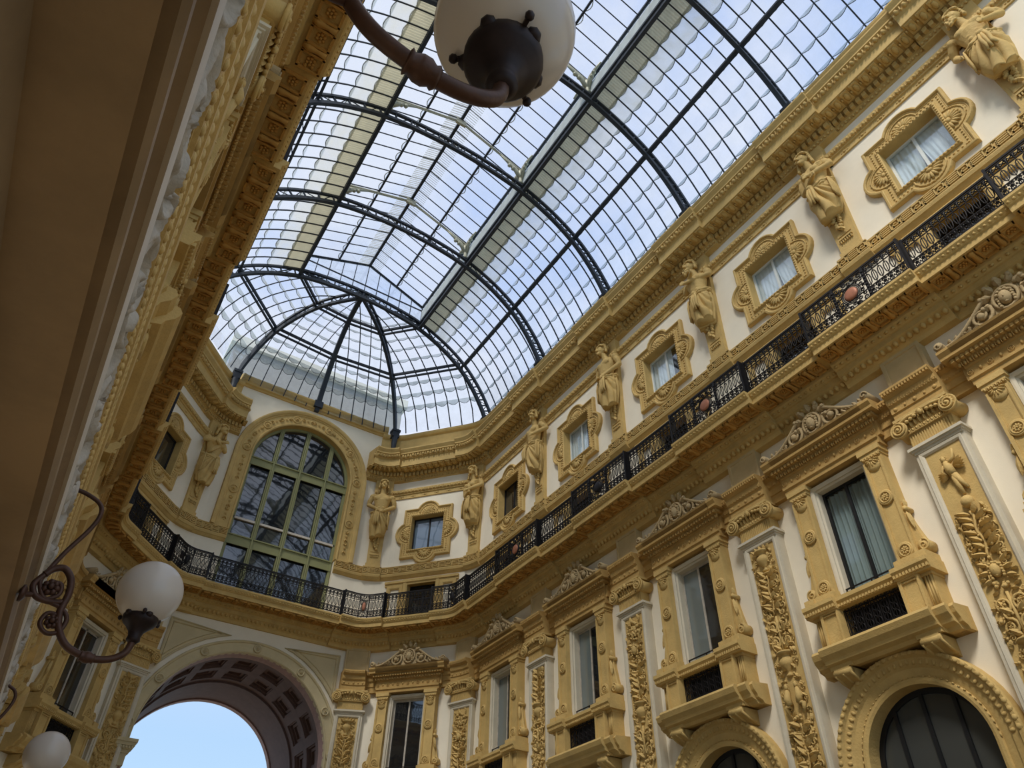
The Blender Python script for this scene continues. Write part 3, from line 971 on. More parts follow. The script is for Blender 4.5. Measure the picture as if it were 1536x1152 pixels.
def pl_relief(seed):
    def f():
        mb = MB(); rr = random.Random(seed); y = -.235
        z = 10.0; kinds = {0: ['figure','vine','mask','scroll','vase','vine','scroll'], 1: ['urn','vine','scroll','vase','pair','vine','scroll'],
                           2: ['bunch','mask','vine','vase','scroll','bunch','vine'], 3: ['vine','urn','scroll','bunch','vase','scroll','vine']}[seed]
        def cl(x, z0, n, w, h, r=.035):
            for _ in range(n): mb.ell((x+rr.uniform(-w, w), y-rr.uniform(.0,.05), z0+rr.uniform(-h, h)), (r*rr.uniform(.7,1.2),)*3, 6, 4)
        q = 10.0 if seed else 8.7
        while q > 4.2:      # small filling leaves and tendrils between the main motifs
            for s in (-1, 1):
                x = s*rr.uniform(.10, .30)
                leaf(mb, (x, q), rr.uniform(0, 2*pi), rr.uniform(.10,.16), .035, y-.0, .035, .02)
                if rr.random() > .45: spiral(mb, (s*rr.uniform(.16,.28), q-.03), .055, 1.2, s, .016, y-.02, 9, rr.uniform(0,6), 4)
                if rr.random() > .4: mb.ell((x+rr.uniform(-.05,.05), y-.02, q), (.028,)*3, 5, 3)
            q -= .10
        while z > 4.2:
            k = kinds.pop(0) if kinds else rr.choice(['vine','scroll','vase','bunch'])
            if k == 'figure':       # small winged figure poised on a ball
                face(mb, (-.03, z-.16), .075, y-.05)
                mb.tube([(-.02,y-.05,z-.22),(.0,y-.07,z-.36),(.03,y-.06,z-.52)], [.05,.085,.075], 8)
                mb.tube([(.03,y-.06,z-.50),(.10,y-.05,z-.70),(.17,y-.04,z-.86)], [.07,.05,.03], 7)
                mb.tube([(.02,y-.05,z-.50),(.03,y-.05,z-.74),(.06,y-.04,z-.95)], [.065,.05,.03], 7)
                mb.tube([(.03,y-.06,z-.27),(.15,y-.07,z-.20),(.19,y-.06,z-.02)], [.035,.03,.022], 6)
                mb.tube([(-.07,y-.06,z-.28),(-.15,y-.05,z-.38),(-.08,y-.06,z-.48)], [.035,.03,.022], 6)
                for q in range(5):
                    leaf(mb, (.06, z-.34), -.5+.28*q, .24, .035, y-.02); leaf(mb, (-.06, z-.46), pi+.6-.25*q, .2, .035, y-.02)
                mb.ell((.04, y-.03, z-1.10), (.12,.10,.12), 10, 8); z -= 1.28
            elif k == 'mask':
                face(mb, (0, z-.20), .15, y-.03)
                for s in (-1, 1):
                    for q in range(3): leaf(mb, (s*.10, z-.08-.12*q), (pi/2-s*pi/2)+s*(.5-.4*q), .20, .05, y-.02)
                cl(0, z-.44, 12, .14, .07); z -= .58
            elif k == 'vine':
                mb.tube([(.03*sin(i*1.3), y-.02, z-.1*i) for i in range(10)], .025, 5)
                for q in range(7):
                    for s in (-1, 1):
                        leaf(mb, (s*.02, z-.06-.13*q), pi/2-s*(pi/2)+s*rr.uniform(.0,1.0), rr.uniform(.22,.32), .06, y-.01, .05, .04)
                        if rr.random() > .25: spiral(mb, (s*rr.uniform(.15,.25), z-.12-.13*q), .08, 1.3, s, .022, y-.025, 10, rr.uniform(0,6))
                cl(0, z-.5, 30, .28, .45, .032); z -= .95
            elif k == 'scroll':
                for q in range(2):
                    for s in (-1, 1):
                        spiral(mb, (s*.155, z-.2-.36*q), .145, 1.7, s*(1 if q else -1), .028, y-.02, 20, pi/2*(1 if q else -1))
                        rosette(mb, (s*.155, z-.2-.36*q), .055, y-.03, 5, False)
                        leaf(mb, (s*.03, z-.36*q-.36), pi/2-s*.9, .24, .055, y-.02)
                        leaf(mb, (s*.25, z-.36*q-.36), -pi/2+s*.4, .14, .04, y-.02)
                mb.tube([(0, y-.02, z), (0, y-.02, z-.75)], .028, 6); cl(0, z-.38, 22, .30, .36, .03); z -= .78
            elif k in ('vase', 'urn'):
                h = .5
                mb.lathe((0, y+.02, z-h), [(.06,0),(.09,.03),(.04,.08),(.05,.12),(.15,.22),(.17,.32),(.10,.40),(.12,.44),(.19,.47),(.19,.5)], 12)
                for s in (-1, 1): spiral(mb, (s*.2, z-.2), .06, 1.2, s, .018, y-.02, 10)
                if k == 'urn':
                    for q in range(5): leaf(mb, (.08*(q-2), z-.03), pi/2-.35*(q-2), .16, .04, y-.03)
                z -= h+.05
                if rr.random() > .5: mb.ell((0, y, z), (.22,.08,.03), 10, 4); z -= .06
            elif k == 'pair':       # two seated putti back to back
                for s in (-1, 1):
                    face(mb, (s*.12, z-.14), .07, y-.04)
                    mb.tube([(s*.12,y-.04,z-.20),(s*.15,y-.06,z-.36),(s*.12,y-.05,z-.50)], [.045,.075,.07], 8)
                    mb.tube([(s*.12,y-.05,z-.50),(s*.22,y-.06,z-.52),(s*.17,y-.04,z-.70)], [.06,.05,.03], 7)
                    mb.tube([(s*.15,y-.05,z-.28),(s*.22,y-.06,z-.38),(s*.10,y-.07,z-.42)], [.03,.028,.02], 6)
                cl(0, z-.74, 10, .2, .05); z -= .86
            else:
                cl(0, z-.28, 34, .2, .26, .042)
                for q in range(8): leaf(mb, (rr.uniform(-.12,.12), z-.08-.06*q), rr.uniform(0, 2*pi), .2, .05, y-.02)
                z -= .6
        return mb.mapv(lambda x, yy, zz: (max(-.335, min(.335, x)), yy, zz))
    return f
def pl_stub():
    mb = MB()
    mb.box(-.46, .46, -.20, 0, 11.70, 12.66)
    mb.mould(rect(-.46, .46, 11.72, 12.66), [(0,.20),(0,.225),(.07,.225),(.08,.20)])
    return mb
def relief_pilaster(s, label, group, seed):
    p, r = PT.place(s)
    t = thing('relief_pilaster', label, 'pilaster', p, r, group)
    obj('shaft', cm('pl_shaft', pl_shaft, CREAMG), t)
    q = obj('panel', cm('pl_panel', pl_panel, GOLD), t)
    obj('carved_relief', cm('pl_relief%d' % seed, pl_relief(seed), GOLD), q)
    c = obj('ionic_capital', cm('pl_cap', pl_cap, GOLD), t)
    for v in (-1, 1): obj('volute', cm('pl_vol%d' % v, pl_vol(v), GOLD), c)
    obj('upper_block', cm('pl_stub', pl_stub, TAN), t)
    return t

# ------------------------------------------------------------------ ground floor: arched shop window
def sh_arch():
    mb = MB(); L = [(-1.15,0)]+arc(0, 5.2, 1.15, pi, 0, 28)+[(1.15,0)]
    mb.mould(L, [(0,-.30),(0,.10),(.05,.12),(.10,.12),(.12,.09),(.26,.13),(.30,.17),(.42,.20),(.46,.26),(.52,.27),(.54,.22),(.54,0)], closed=False)
    for i in range(38):
        a = pi*(.01+.98*i/37)
        M = Matrix.Translation((0,0,5.2)) @ Matrix.Rotation(-a, 4, 'Y')
        mb.ell((1.64, -.26, 0), (.05,.028,.052), 6, 4, M)
        mb.ell((1.50, -.185, 0), (.06,.022,.035), 6, 4, M)
        mb.ell((1.265, -.12, 0), (.018,.02,.03), 5, 3, M)
    return mb
def sh_frame():
    mb = MB(); L = [(-1.15,0)]+arc(0, 5.2, 1.15, pi, 0, 28)+[(1.15,0)]
    mb.mould(L, [(0,-.28),(0,-.20),(-.10,-.20),(-.10,-.28)], closed=False)
    mb.box(-1.1, 1.1, .20, .28, 4.75, 4.85)
    return mb
def sh_bar(x):
    return lambda: MB().box(x-.035, x+.035, .19, .27, .3, 5.2+sqrt(1.08**2-x*x))
def sh_glass():
    mb = MB(); return mb.plate([(-1.12,.3),(1.12,.3)]+arc(0, 5.2, 1.12, 0, pi, 24), .235, .245)
def arched_shop_window(s, label, group):
    p, r = PT.place(s)
    t = thing('arched_shop_window', label, 'window', p, r, group)
    obj('archivolt', cm('sh_arch', sh_arch, GOLD), t)
    f = obj('frame', cm('sh_frame', sh_frame, BLACKF), t)
    for i, x in enumerate((-.58, 0, .58)): obj('mullion', cm('sh_bar%d' % i, sh_bar(x), BLACKF), f)
    obj('pane', cm('sh_glass', sh_glass, SHOPG), t)
    return t
# ------------------------------------------------------------------ running mouldings (path space: x = distance along the wall)
def sweep(s0, s1, marks, half, prof, off, deco=None):
    mb = MB()
    for a, b, p in runs(s0, s1, marks, half):
        o = off*p
        mb.prof([(w+o if w > .001 else w, z) for w, z in prof], a, b, CUTS)
        if deco: deco(mb, a, b, o)
    return mb.mapv(PT.map)
MK_R = [s for k, s in PIL_R]; MK_L = [s for k, s in PIL_L]
MK = MK_R+MK_L
CORN = [(0,20.44),(.05,20.46),(.07,20.55),(.12,20.60),(.14,20.60),(.14,20.82),(.20,20.86),(.70,20.87),(.70,21.20),(.74,21.24),(.78,21.30),(.80,21.42),(.86,21.44),(.86,21.50),(.90,21.56),(.95,21.64),(.95,21.70),(0,21.95)]
def corn_deco(mb, a, b, o):
    dentils(mb, a, b, .14+o, .25+o, 20.63, 20.80, .19)
    eggs(mb, a, b, .80+o, 21.33, .085, .24, .065, .09)
    n = max(1, round((b-a)/.30)); st = (b-a)/n
    for i in range(n):     # carved soffit blocks
        x = a+st*(i+.5)
        mb.box(x-.11, x+.11, -.66-o, -.26-o, 20.82, 20.87)
        mb.ell((x, -.47-o, 20.815), (.075,.16,.045), 6, 4)
        mb.ell((x-st*.5, -.47-o, 20.85), (.035,.06,.06), 6, 3)
    n = max(1, round((b-a)/.12)); st = (b-a)/n
    for i in range(n): mb.ell((a+st*(i+.5), -.10-o, 20.53), (.04,.04,.05), 5, 3)
STRG = [(0,19.54),(.05,19.54),(.05,19.72),(.09,19.74),(.09,19.78),(.14,19.84),(.16,19.92),(.16,19.96),(0,19.99)]
def strg_deco(mb, a, b, o):
    eggs(mb, a, b, .13+o, 19.85, .065, .17, .05, .07)
    n = max(1, round((b-a)/.55)); st = (b-a)/n
    for i in range(n):
        x = a+st*(i+.5)
        mb.ell((x, -.06-o, 19.63), (.05,.03,.03), 6, 4)
        for s in (-1, 1): mb.ell((x+s*.09, -.055-o, 19.625), (.03,.02,.02), 5, 3)
KEYB = [(0,15.60),(.04,15.62),(.10,15.70),(.13,15.72),(.15,15.80),(.15,15.835),(.11,15.84),(.11,16.12),(.14,16.13),(.14,16.16),(0,16.17)]
def key_deco(mb, a, b, o):
    n = max(1, round((b-a)/.29)); u = (b-a)/n; z0 = 15.855; h = .25; t = .028; y1 = -.10-o; y0 = y1-.055
    def ln(x0, x1, q0, q1): mb.box(min(x0,x1)-t/2, max(x0,x1)+t/2, y0, y1, z0+h*min(q0,q1), z0+h*max(q0,q1)+t)
    for i in range(n):
        x = a+u*i
        if i % 2 == 0:
            ln(x+.05*u, x+.95*u, 0, 0); ln(x+.05*u, x+.05*u, 0, .9); ln(x+.05*u, x+.8*u, .9, .9); ln(x+.8*u, x+.8*u, .3, .9)
            ln(x+.3*u, x+.8*u, .3, .3); ln(x+.3*u, x+.3*u, .3, .6); ln(x+.3*u, x+.55*u, .6, .6)
        else:
            for q in range(4): ln(x+.1*u, x+.9*u, .1+.24*q, .1+.24*q)
            ln(x+.1*u, x+.1*u, .1, .82)
ATT = [(0,21.9),(.16,21.9),(.16,22.2),(.10,22.28),(.10,22.86),(.18,22.92),(.22,23.0),(.22,23.1),(0,23.1)]
ENT = [(0,11.02),(.13,11.02),(.13,11.22),(.16,11.23),(.16,11.38),(.20,11.42),(.22,11.46),(.22,11.56),(.28,11.60),(.34,11.68),(.34,11.73),(0,11.76)]
def ent_deco(mb, a, b, o):
    eggs(mb, a, b, .20+o, 11.44, .03, .10)
    dentils(mb, a, b, .27+o, .34+o, 11.61, 11.67, .07, .5)
    if o > .1:
        for i in range(5):
            x = a+(b-a)*(i+.5)/5
            mb.ell((x, -.16-o, 11.30), (.05 if i % 2 == 0 else .03,.03,.05 if i % 2 == 0 else .04), 6, 4)
BALC = [(0,12.60),(.06,12.61),(.09,12.70),(.16,12.78),(.26,12.84),(.30,12.86),(.30,12.99),(.34,13.0),(.46,13.09),(.48,13.15),(1.0,13.15),(1.0,13.29),(1.03,13.31),(1.06,13.36),(1.10,13.42),(1.10,13.48),(0,13.5)]
def balc_edge(mb, a, b, o):
    n = max(1, round((b-a)/.11)); st = (b-a)/n
    for i in range(n): mb.ell((a+st*(i+.5), -1.055-o, 13.365), (.04,.03,.04), 5, 3)
    n = max(1, round((b-a)/.16)); st = (b-a)/n
    for i in range(n):
        mb.ell((a+st*(i+.5), -.20-o, 12.80), (.06,.08,.08), 6, 4)
        mb.ell((a+st*(i+.5), -.40-o, 13.04), (.05,.04,.035), 5, 3)
def balc_soff(s0, s1):
    mb = MB()
    for a, b, p in runs(s0, s1, MK, 1.32):
        o = .13*p
        n = max(1, round((b-a)/.44)); st = (b-a)/n
        for i in range(n):
            x = a+st*(i+.5); y = -.75-o; z = 13.15
            for q in range(6):
                A = 2*pi*q/6; mb.ell((x+.06*cos(A), y+.06*sin(A), z), (.04,.04,.045), 5, 3)
            mb.ell((x, y, z-.02), (.03,.03,.03), 5, 3)
            mb.box(x-.15, x+.15, y-.20, y-.16, z-.06, z+.01); mb.box(x-.15, x+.15, y+.16, y+.20, z-.06, z+.01)
            for e in (-1, 1): mb.box(x+e*.14-.02, x+e*.14+.02, y-.20, y+.20, z-.06, z+.01)
            # scrolled bracket between the coffers
            xb = x+st*.5
            if i < n-1:
                mb.tube([(xb, y+.19, z-.02), (xb, y+.1, z-.06), (xb, y-.05, z-.03), (xb, y-.18, z-.05)], [.055,.065,.05,.06], 6)
        if p:
            for e, x in ((1, a+.1), (-1, b-.1)):
                for q in range(4): mb.ell((x+e*.02*q, -.58-o-.11*q, 13.14), (.05,.035,.035), 6, 3)
    return mb.mapv(PT.map)

# ------------------------------------------------------------------ balcony railing
RZ0, RZ1 = 13.50, 14.46
def rail_piece(a, b, w, medal):
    mb = MB(); y = -w
    def hb(z, t): 
        mb.prof([(w-t/2, z-t/2),(w+t/2, z-t/2),(w+t/2, z+t/2),(w-t/2, z+t/2)], a, b, CUTS)
    hb(RZ1, .045); hb(RZ1-.055, .022); hb(RZ0+.06, .03); hb(RZ1-.24, .02); hb(RZ0+.30, .02)
    for x in (a+.02, b-.02): mb.box(x-.026, x+.026, y-.022, y+(.17 if w > 1.1 else .022), RZ0-.02, RZ1+.05)
    m = (a+b)/2; mw = .40 if medal else 0
    segs = [(a+.04, m-mw), (m+mw, b-.04)] if medal else [(a+.04, b-.04)]
    for p, q in segs:
        n = max(1, round((q-p)/.15)); st = (q-p)/n
        for i in range(n):
            x = p+st*(i+.5)
            mb.bar((x, y, RZ0+.06), (x, y, RZ1-.05), .014)
            # elongated loop between the scroll bands
            mb.tube([(x+.055*cos(k*pi/4), y, (RZ0+RZ1)/2+.03+.17*sin(k*pi/4)) for k in range(8)], .014, 4, True)
            for s in (-1, 1):
                spiral(mb, (x+s*.036, RZ1-.145), .055, 1.25, s, .021, y, 9, pi/2, 4)
                spiral(mb, (x+s*.036, RZ0+.235), .05, 1.2, -s, .021, y, 8, -pi/2, 4)
            mb.tube([(x+.045*cos(k*pi/3), y, RZ0+.125+.045*sin(k*pi/3)) for k in range(6)], .018, 4, True)
            mb.ell((x, y, RZ0+.20), (.03,.02,.035), 5, 3); mb.ell((x, y, RZ1-.20), (.025,.02,.03), 5, 3)
            mb.ell((x+st/2, y, RZ0+.16), (.022,.02,.03), 5, 3)
    if medal:
        for x in (m-mw, m+mw):
            mb.box(x-.035, x+.035, y-.02, y+.02, RZ0, RZ1)
            for k in range(8): mb.ell((x, y-.025, RZ0+.12+.1*k), (.03,.02,.03), 5, 3)
        rr = random.Random(int(m*10))
        for k in range(3):
            mb.tube([(m+(.17+.035*k)*cos(j*pi/9), y, 13.97+(.19+.035*k)*sin(j*pi/9)) for j in range(18)], .015, 4, True)
        for k in range(20):
            ang = 2*pi*k/20; r = .29 if k % 2 else .35
            x = m+r*cos(ang); z = 13.97+(r+.03)*sin(ang)
            if abs(x-m) < mw-.05: spiral(mb, (x, z), .06, 1.3, 1 if k % 2 else -1, .022, y, 9, rr.uniform(0, 6), 4)
        for sx in (-1, 1):
            for sz in (-1, 1):
                spiral(mb, (m+sx*.30, 13.97+sz*.34), .08, 1.4, sx*sz, .024, y, 11, 0, 4)
                spiral(mb, (m+sx*.12, 13.97+sz*.40), .055, 1.3, -sx*sz, .022, y, 9, 0, 4)
    return mb
def rail_boss(m, w):
    mb = MB(); mb.lathe((m, -w, 13.97), [(.165,.02),(.17,-.02),(.14,-.04),(.10,-.05),(.03,-.055)], 16, 'y'); return mb
def railing(s0, s1, label, group, kinds):
    pr = runs(s0, s1, MK, 1.32)
    p, n = PT.at((s0+s1)/2)
    t = thing('balcony_railing', label, 'railing', (p.x+n.x*1.05, p.y+n.y*1.05, 13.48), 0, group)
    inv = Matrix.Translation(t.location).inverted(); bi = 0
    def emit(mb, name, mt, par=t, lab=None):
        mb.mapv(PT.map); mb.mapv(lambda x, y, z: inv @ Vector((x, y, z)))
        return obj(name, mb.mesh(name, mt), par, lab)
    for a, b, q in pr:
        w = 1.02+.13*q
        med = q and (b-a) > 2.0
        o = emit(rail_piece(a, b, w, med), 'railing_panel', IRON)
        if med:
            cop = kinds[bi % len(kinds)]; bi += 1
            emit(rail_boss((a+b)/2, w), 'medallion', COPPER if cop else IRON, o, 'round copper-red medallion' if cop else 'round dark medallion')
    return t

# ------------------------------------------------------------------ walls with real openings
HOLES = []
def hole_rect(sc, hw, z0, z1): HOLES.append((sc-hw, sc+hw, lambda s: z0, lambda s: z1, [sc-hw, sc+hw]))
def hole_arch(sc, r, z0, zs):
    def top(s): return zs+sqrt(max(0, r*r-(s-sc)**2))
    HOLES.append((sc-r, sc+r, lambda s: z0, top, [sc+r*cos(pi*i/24) for i in range(25)]))
for j, s in BAY_R+BAY_L:
    hole_rect(s, OW+.02, 17.67-OH, 17.71+OH); hole_rect(s, .64, 13.5, 15.37); hole_rect(s, .63, 8.2, 10.75); hole_arch(s, 1.18, 0, 5.2)
S_E = S_END+.03
hole_arch(S_E, 2.23, 13.5, 19.84); hole_arch(S_E, 3.26, 0, 8.5)
def wall(name, s0, s1, zt=23.2):
    xs = {s0, s1}
    for c in CUTS:
        if s0 < c < s1: xs.add(c)
    hs = [h for h in HOLES if h[1] > s0 and h[0] < s1]
    for h in hs:
        for c in h[4]:
            if s0 < c < s1: xs.add(c)
    xs = sorted(xs); q = [xs[0]]
    for x in xs[1:]:
        if x-q[-1] > 1e-4: q.append(x)
    mb = MB(); idx = {}
    def V(s, z, back):
        k = (round(s, 4), round(z, 4), back)
        if k not in idx:
            idx[k] = len(mb.v); p, n = PT.at(s); p = p-n*(.55 if back else 0); mb.v.append((p.x, p.y, z))
        return idx[k]
    for a, b in zip(q, q[1:]):
        m = (a+b)/2; act = sorted([h for h in hs if h[0] < m < h[1]], key=lambda h: h[2](m))
        zb = (0., 0.)
        segs = []
        for h in act:
            lo = (h[2](a), h[2](b)); hi = (h[3](max(a, h[0]+1e-6)), h[3](min(b, h[1]-1e-6)))
            hi = (h[3](a), h[3](b))
            segs.append((zb, lo)); zb = hi
        segs.append((zb, (zt, zt)))
        for (l0, l1), (h0, h1) in segs:
            if h0-l0 < 1e-3 and h1-l1 < 1e-3: continue
            for bk in (0, 1):
                f = [V(a,l0,bk), V(b,l1,bk), V(b,h1,bk), V(a,h0,bk)]
                f = list(dict.fromkeys(f))
                if len(f) > 2:
                    mb.f.append(tuple(f if not bk else reversed(f))); mb.sm.append(False)
            for (c, d) in (((a,l0),(b,l1)), ((a,h0),(b,h1))):
                mb.f.append((V(*c,0), V(*d,0), V(*d,1), V(*c,1))); mb.sm.append(False)
            for c, l, h in ((a,l0,h0),(b,l1,h1)):
                if h-l > 1e-3:
                    mb.f.append((V(c,l,0), V(c,h,0), V(c,h,1), V(c,l,1))); mb.sm.append(False)
    # a side or edge face shared by two columns lies inside the wall: drop both copies
    cnt = {}
    for f in mb.f: cnt[frozenset(f)] = cnt.get(frozenset(f), 0)+1
    keep = [f for f in mb.f if cnt[frozenset(f)] == 1]
    mb.f = keep; mb.sm = [False]*len(keep)
    return struct(name, mb.mesh(name, CREAM, fix=True))

# ------------------------------------------------------------------ end wall
def ew_sur():
    mb = MB(); L = [(-2.2,16.17)]+arc(0, 19.84, 2.2, pi, 0, 36)+[(2.2,16.17)]
    mb.mould(L, [(0,-.40),(0,.10),(.05,.12),(.08,.12),(.10,.09),(.50,.09),(.52,.12),(.56,.12),(.60,.17),(.68,.20),(.74,.20),(.76,.15),(.76,0)], closed=False)
    return mb
def ew_orn():
    mb = MB(); r = 2.5
    A = [4, 39, 72, 108, 141, 176]
    P = [(r*cos(radians(a)), 19.84+r*sin(radians(a)), radians(a)) for a in A]+[(2.5,17.9,0),(-2.5,17.9,pi),(2.5,16.5,0),(-2.5,16.5,pi)]
    for x, z, a in P[:8]:
        mb.lathe((x, 0, z), [(.19,-.09),(.19,-.13),(.15,-.14),(.14,-.11)], 16, 'y'); rosette(mb, (x, z), .13, -.12, 8, False)
        mb.ell((x, -.16, z), (.045,.05,.045), 6, 4)
    def motif(x, z, a):
        rosette(mb, (x, z), .085, -.10, 6, False)
        t = a+pi/2
        for s in (-1, 1):
            for e in (-1, 1): leaf(mb, (x+s*.12*cos(t), z+s*.12*sin(t)), t+(0 if s > 0 else pi)+e*.55, .15, .04, -.10, .03, .01)
            mb.ell((x+s*.27*cos(t), -.10, z+s*.27*sin(t)), (.03,.03,.03), 5, 3)
    for a0, a1 in zip(A, A[1:]):
        for q in (1, 2):
            a = radians(a0+(a1-a0)*q/3); motif(r*cos(a), 19.84+r*sin(a), a)
    for s in (-1, 1):
        for z in (19.3, 18.65, 17.3, 16.75): motif(s*2.5, z, 0 if s > 0 else pi)
    return mb
def ew_frame():
    mb = MB(); y0, y1 = .22, .36
    L = [(-2.2,13.5)]+arc(0, 19.84, 2.2, pi, 0, 36)+[(2.2,13.5)]
    mb.mould(L, [(0,-.36),(0,-.20),(-.10,-.20),(-.12,-.24),(-.12,-.36)], closed=False)
    for z0, z1 in ((19.45,19.86),(15.72,16.16)):
        mb.box(-2.15, 2.15, y0, y1, z0, z1)
        for z in (z0, z1-.05): mb.box(-2.15, 2.15, y0-.05, y1, z, z+.05)
    return mb
def ew_mull(x):
    def f():
        mb = MB(); top = 19.84+sqrt(2.15**2-x*x)
        for z0, z1 in ((13.5,15.75),(16.1,19.5),(19.8,top)):
            mb.box(x-.085, x+.085, .20, .36, z0, z1)
            for e in (-1, 1): mb.box(x+e*.07-.02, x+e*.07+.02, .16, .22, z0, z1)
        mb.box(x-.03, x+.03, .15, .3, 13.5, top)
        return mb
    return f
def ew_pane():
    return MB().plate([(-2.15,13.5),(2.15,13.5)]+arc(0, 19.84, 2.15, 0, pi, 30), .29, .30)
def aw_archiv():
    mb = MB(); L = [(-3.2,8.3)]+arc(0, 8.5, 3.2, pi, 0, 40)+[(3.2,8.3)]
    mb.mould(L, [(0,-.10),(0,.10),(.03,.12),(.06,.10),(.34,.10),(.36,.14),(.40,.16),(.44,.12),(.44,0)], closed=False)
    return mb
def aw_ros(a):
    def f():
        mb = MB(); x, z = 3.4*cos(a), 8.5+3.4*sin(a)
        mb.lathe((x, 0, z), [(.15,-.10),(.15,-.16),(.12,-.17),(.11,-.14)], 14, 'y'); rosette(mb, (x, z), .10, -.15, 6, False)
        return mb
    return f
def aw_spandrel(s):
    def f():
        mb = MB()
        L = [(3.18,12.38)]+[(3.82*cos(a), 8.5+3.82*sin(a)) for a in [radians(q) for q in (75,69,62,54,46,40,34)]]
        L = [L[0]]+L[1:]
        L[-1] = (3.18, 8.5+3.82*sin(radians(34)))
        if s < 0: L = [(-x, z) for x, z in reversed(L)]
        mb.plate(L, -.02, 0)
        mb.mould(L, [(0,.0),(0,.06),(.04,.08),(.07,.035),(.13,.035),(.15,.07),(.18,.01)])
        return mb
    return f
def barrel():
    """coffered vault in (arc length, depth, inward height), wrapped round the axis; depth runs away from the arcade"""
    mb = MB(); r = 3.2; half = pi*r/2
    def st(y0, y1, h, x0=-half, x1=half, n=40):
        vs = []; fs = []
        for i in range(n+1):
            x = x0+(x1-x0)*i/n
            vs += [(x, y0, h), (x, y1, h)]
        for i in range(n): fs.append((2*i, 2*i+1, 2*i+3, 2*i+2))
        mb.add(vs, fs)
    def blk(x0, x1, y0, y1, h0, h1, n=6):
        for i in range(n): mb.box(x0+(x1-x0)*i/n, x0+(x1-x0)*(i+1)/n, y0, y1, h0, h1)
    return mb, st, blk, half, r
def wrap(mb, r):
    def f(x, y, h):
        a = pi/2-x/r; q = r-h
        return (q*cos(a), y, 8.5+q*sin(a))
    return mb.mapv(f)
def coffers():
    mb, st, blk, half, r = barrel()
    st(.5, 3.6, -.26)
    nc = 9; w = 2*half/nc
    for i in range(nc+1): 
        x = -half+w*i; blk(max(-half, x-.17), min(half, x+.17), .5, 3.4, -.26, -.02, 2)
    for y in (.5, 1.75, 3.05): blk(-half, half, y, y+.34, -.26, -.02, 40)
    for i in range(nc):
        x = -half+w*(i+.5)
        for y in (1.295, 2.565):
            u, v = w*.5-.17, .455
            for d, h in ((0,-.08),(.12,-.16)):
                for q in (-1, 1):
                    blk(x+q*(u-d)-.05, x+q*(u-d)+.05, y-v+d, y+v-d, -.26, h, 1); blk(x-u+d, x+u-d, y+q*(v-d)-.05, y+q*(v-d)+.05, -.26, h, 4)
            blk(x-.2, x+.2, y-.14, y+.14, -.26, -.20, 3)
    return wrap(mb, r)
def pinkring(y0, y1, h):
    def f():
        mb, st, blk, half, r = barrel()
        blk(-half, half, y0, y1, -.40, h, 44)
        mb2 = wrap(mb, r)
        for s in (-1, 1):
            a, b = sorted((s*(3.2-h), s*3.6)); mb2.box(a, b, y0, y1, 0, 8.5)
        return mb2
    return f
def innerring():
    mb, st, blk, half, r = barrel()
    blk(-half, half, 3.4, 5.6, -.40, .05, 44)
    mb2 = wrap(mb, r)
    for s in (-1, 1):
        a, b = (3.2, 3.6) if s > 0 else (-3.6, -3.2); mb2.box(a, b, .5, 5.6, 0, 8.5)
    return mb2
def impost(s):
    def f():
        mb = MB()
        for (w, z0, z1) in ((.06,7.55,7.9),(.10,7.9,8.0),(.16,8.0,8.1),(.22,8.1,8.2),(.26,8.2,8.3)):
            a, b = (3.2-w, 3.66) if s > 0 else (-3.66, -3.2+w)
            mb.box(a, b, -w-.05, .5, z0, z1)
        dentils(mb, 3.0 if s > 0 else -3.62, 3.62 if s > 0 else -3.0, .2, .27, 8.02, 8.09, .09)
        return mb
    return f
# ------------------------------------------------------------------ glass roof
PROF = [(0,27.48),(1.4,27.40),(2.9,27.12),(4.3,26.48),(5.4,25.65),(6.1,24.80),(6.55,24.05),(6.85,23.4),(6.95,22.95)]
def smooth_prof(P, m=5):
    out = []
    for i in range(len(P)-1):
        p0 = Vector(P[max(i-1,0)]) if i else Vector((-P[1][0], P[1][1])); p1 = Vector(P[i]); p2 = Vector(P[i+1])
        p3 = Vector(P[i+2]) if i+2 < len(P) else p2*2-p1
        for j in range(m):
            t = j/m
            out.append(.5*((2*p1)+(p2-p0)*t+(2*p0-5*p1+4*p2-p3)*t*t+(3*p1-p0-3*p2+p3)*t**3))
    out.append(Vector(P[-1])); return out
INN = smooth_prof(PROF)
def normal_at(L, i):
    t = (L[min(i+1, len(L)-1)]-L[max(i-1, 0)]).normalized(); n = Vector((-t.y, t.x))
    return n if n.y > 0 or n.x > 0 else -n
DEP = .42
OUT = [p+normal_at(INN, i)*DEP*(1 if i < len(INN)-4 else .55+.45*(len(INN)-1-i)/4) for i, p in enumerate(INN)]
def cum(L):
    S = [0.]
    for a, b in zip(L, L[1:]): S.append(S[-1]+(b-a).length)
    return S
SO = cum(OUT)
def on_out(s, L=OUT, S=SO):
    s = max(0, min(S[-1], s)); i = 0
    while i < len(S)-2 and S[i+1] < s: i += 1
    u = (s-S[i])/(S[i+1]-S[i]); return L[i].lerp(L[i+1], u)
def s_at_dx(dx):
    for i in range(len(OUT)-1):
        if OUT[i].x <= dx <= OUT[i+1].x:
            return SO[i]+(SO[i+1]-SO[i])*(dx-OUT[i].x)/(OUT[i+1].x-OUT[i].x)
    return SO[-1]
S_CURB = s_at_dx(3.05); S_PUR = s_at_dx(5.62); S_EAVE = SO[-1]
ROWS = [S_CURB+(S_PUR-S_CURB)*q for q in (0,.27,.52,.76,1)]+[S_PUR+(S_EAVE-S_PUR)*q for q in (.25,.5,.75,1)]
def full(L): return [(-p.x, p.y) for p in reversed(L[1:])]+[(p.x, p.y) for p in L]
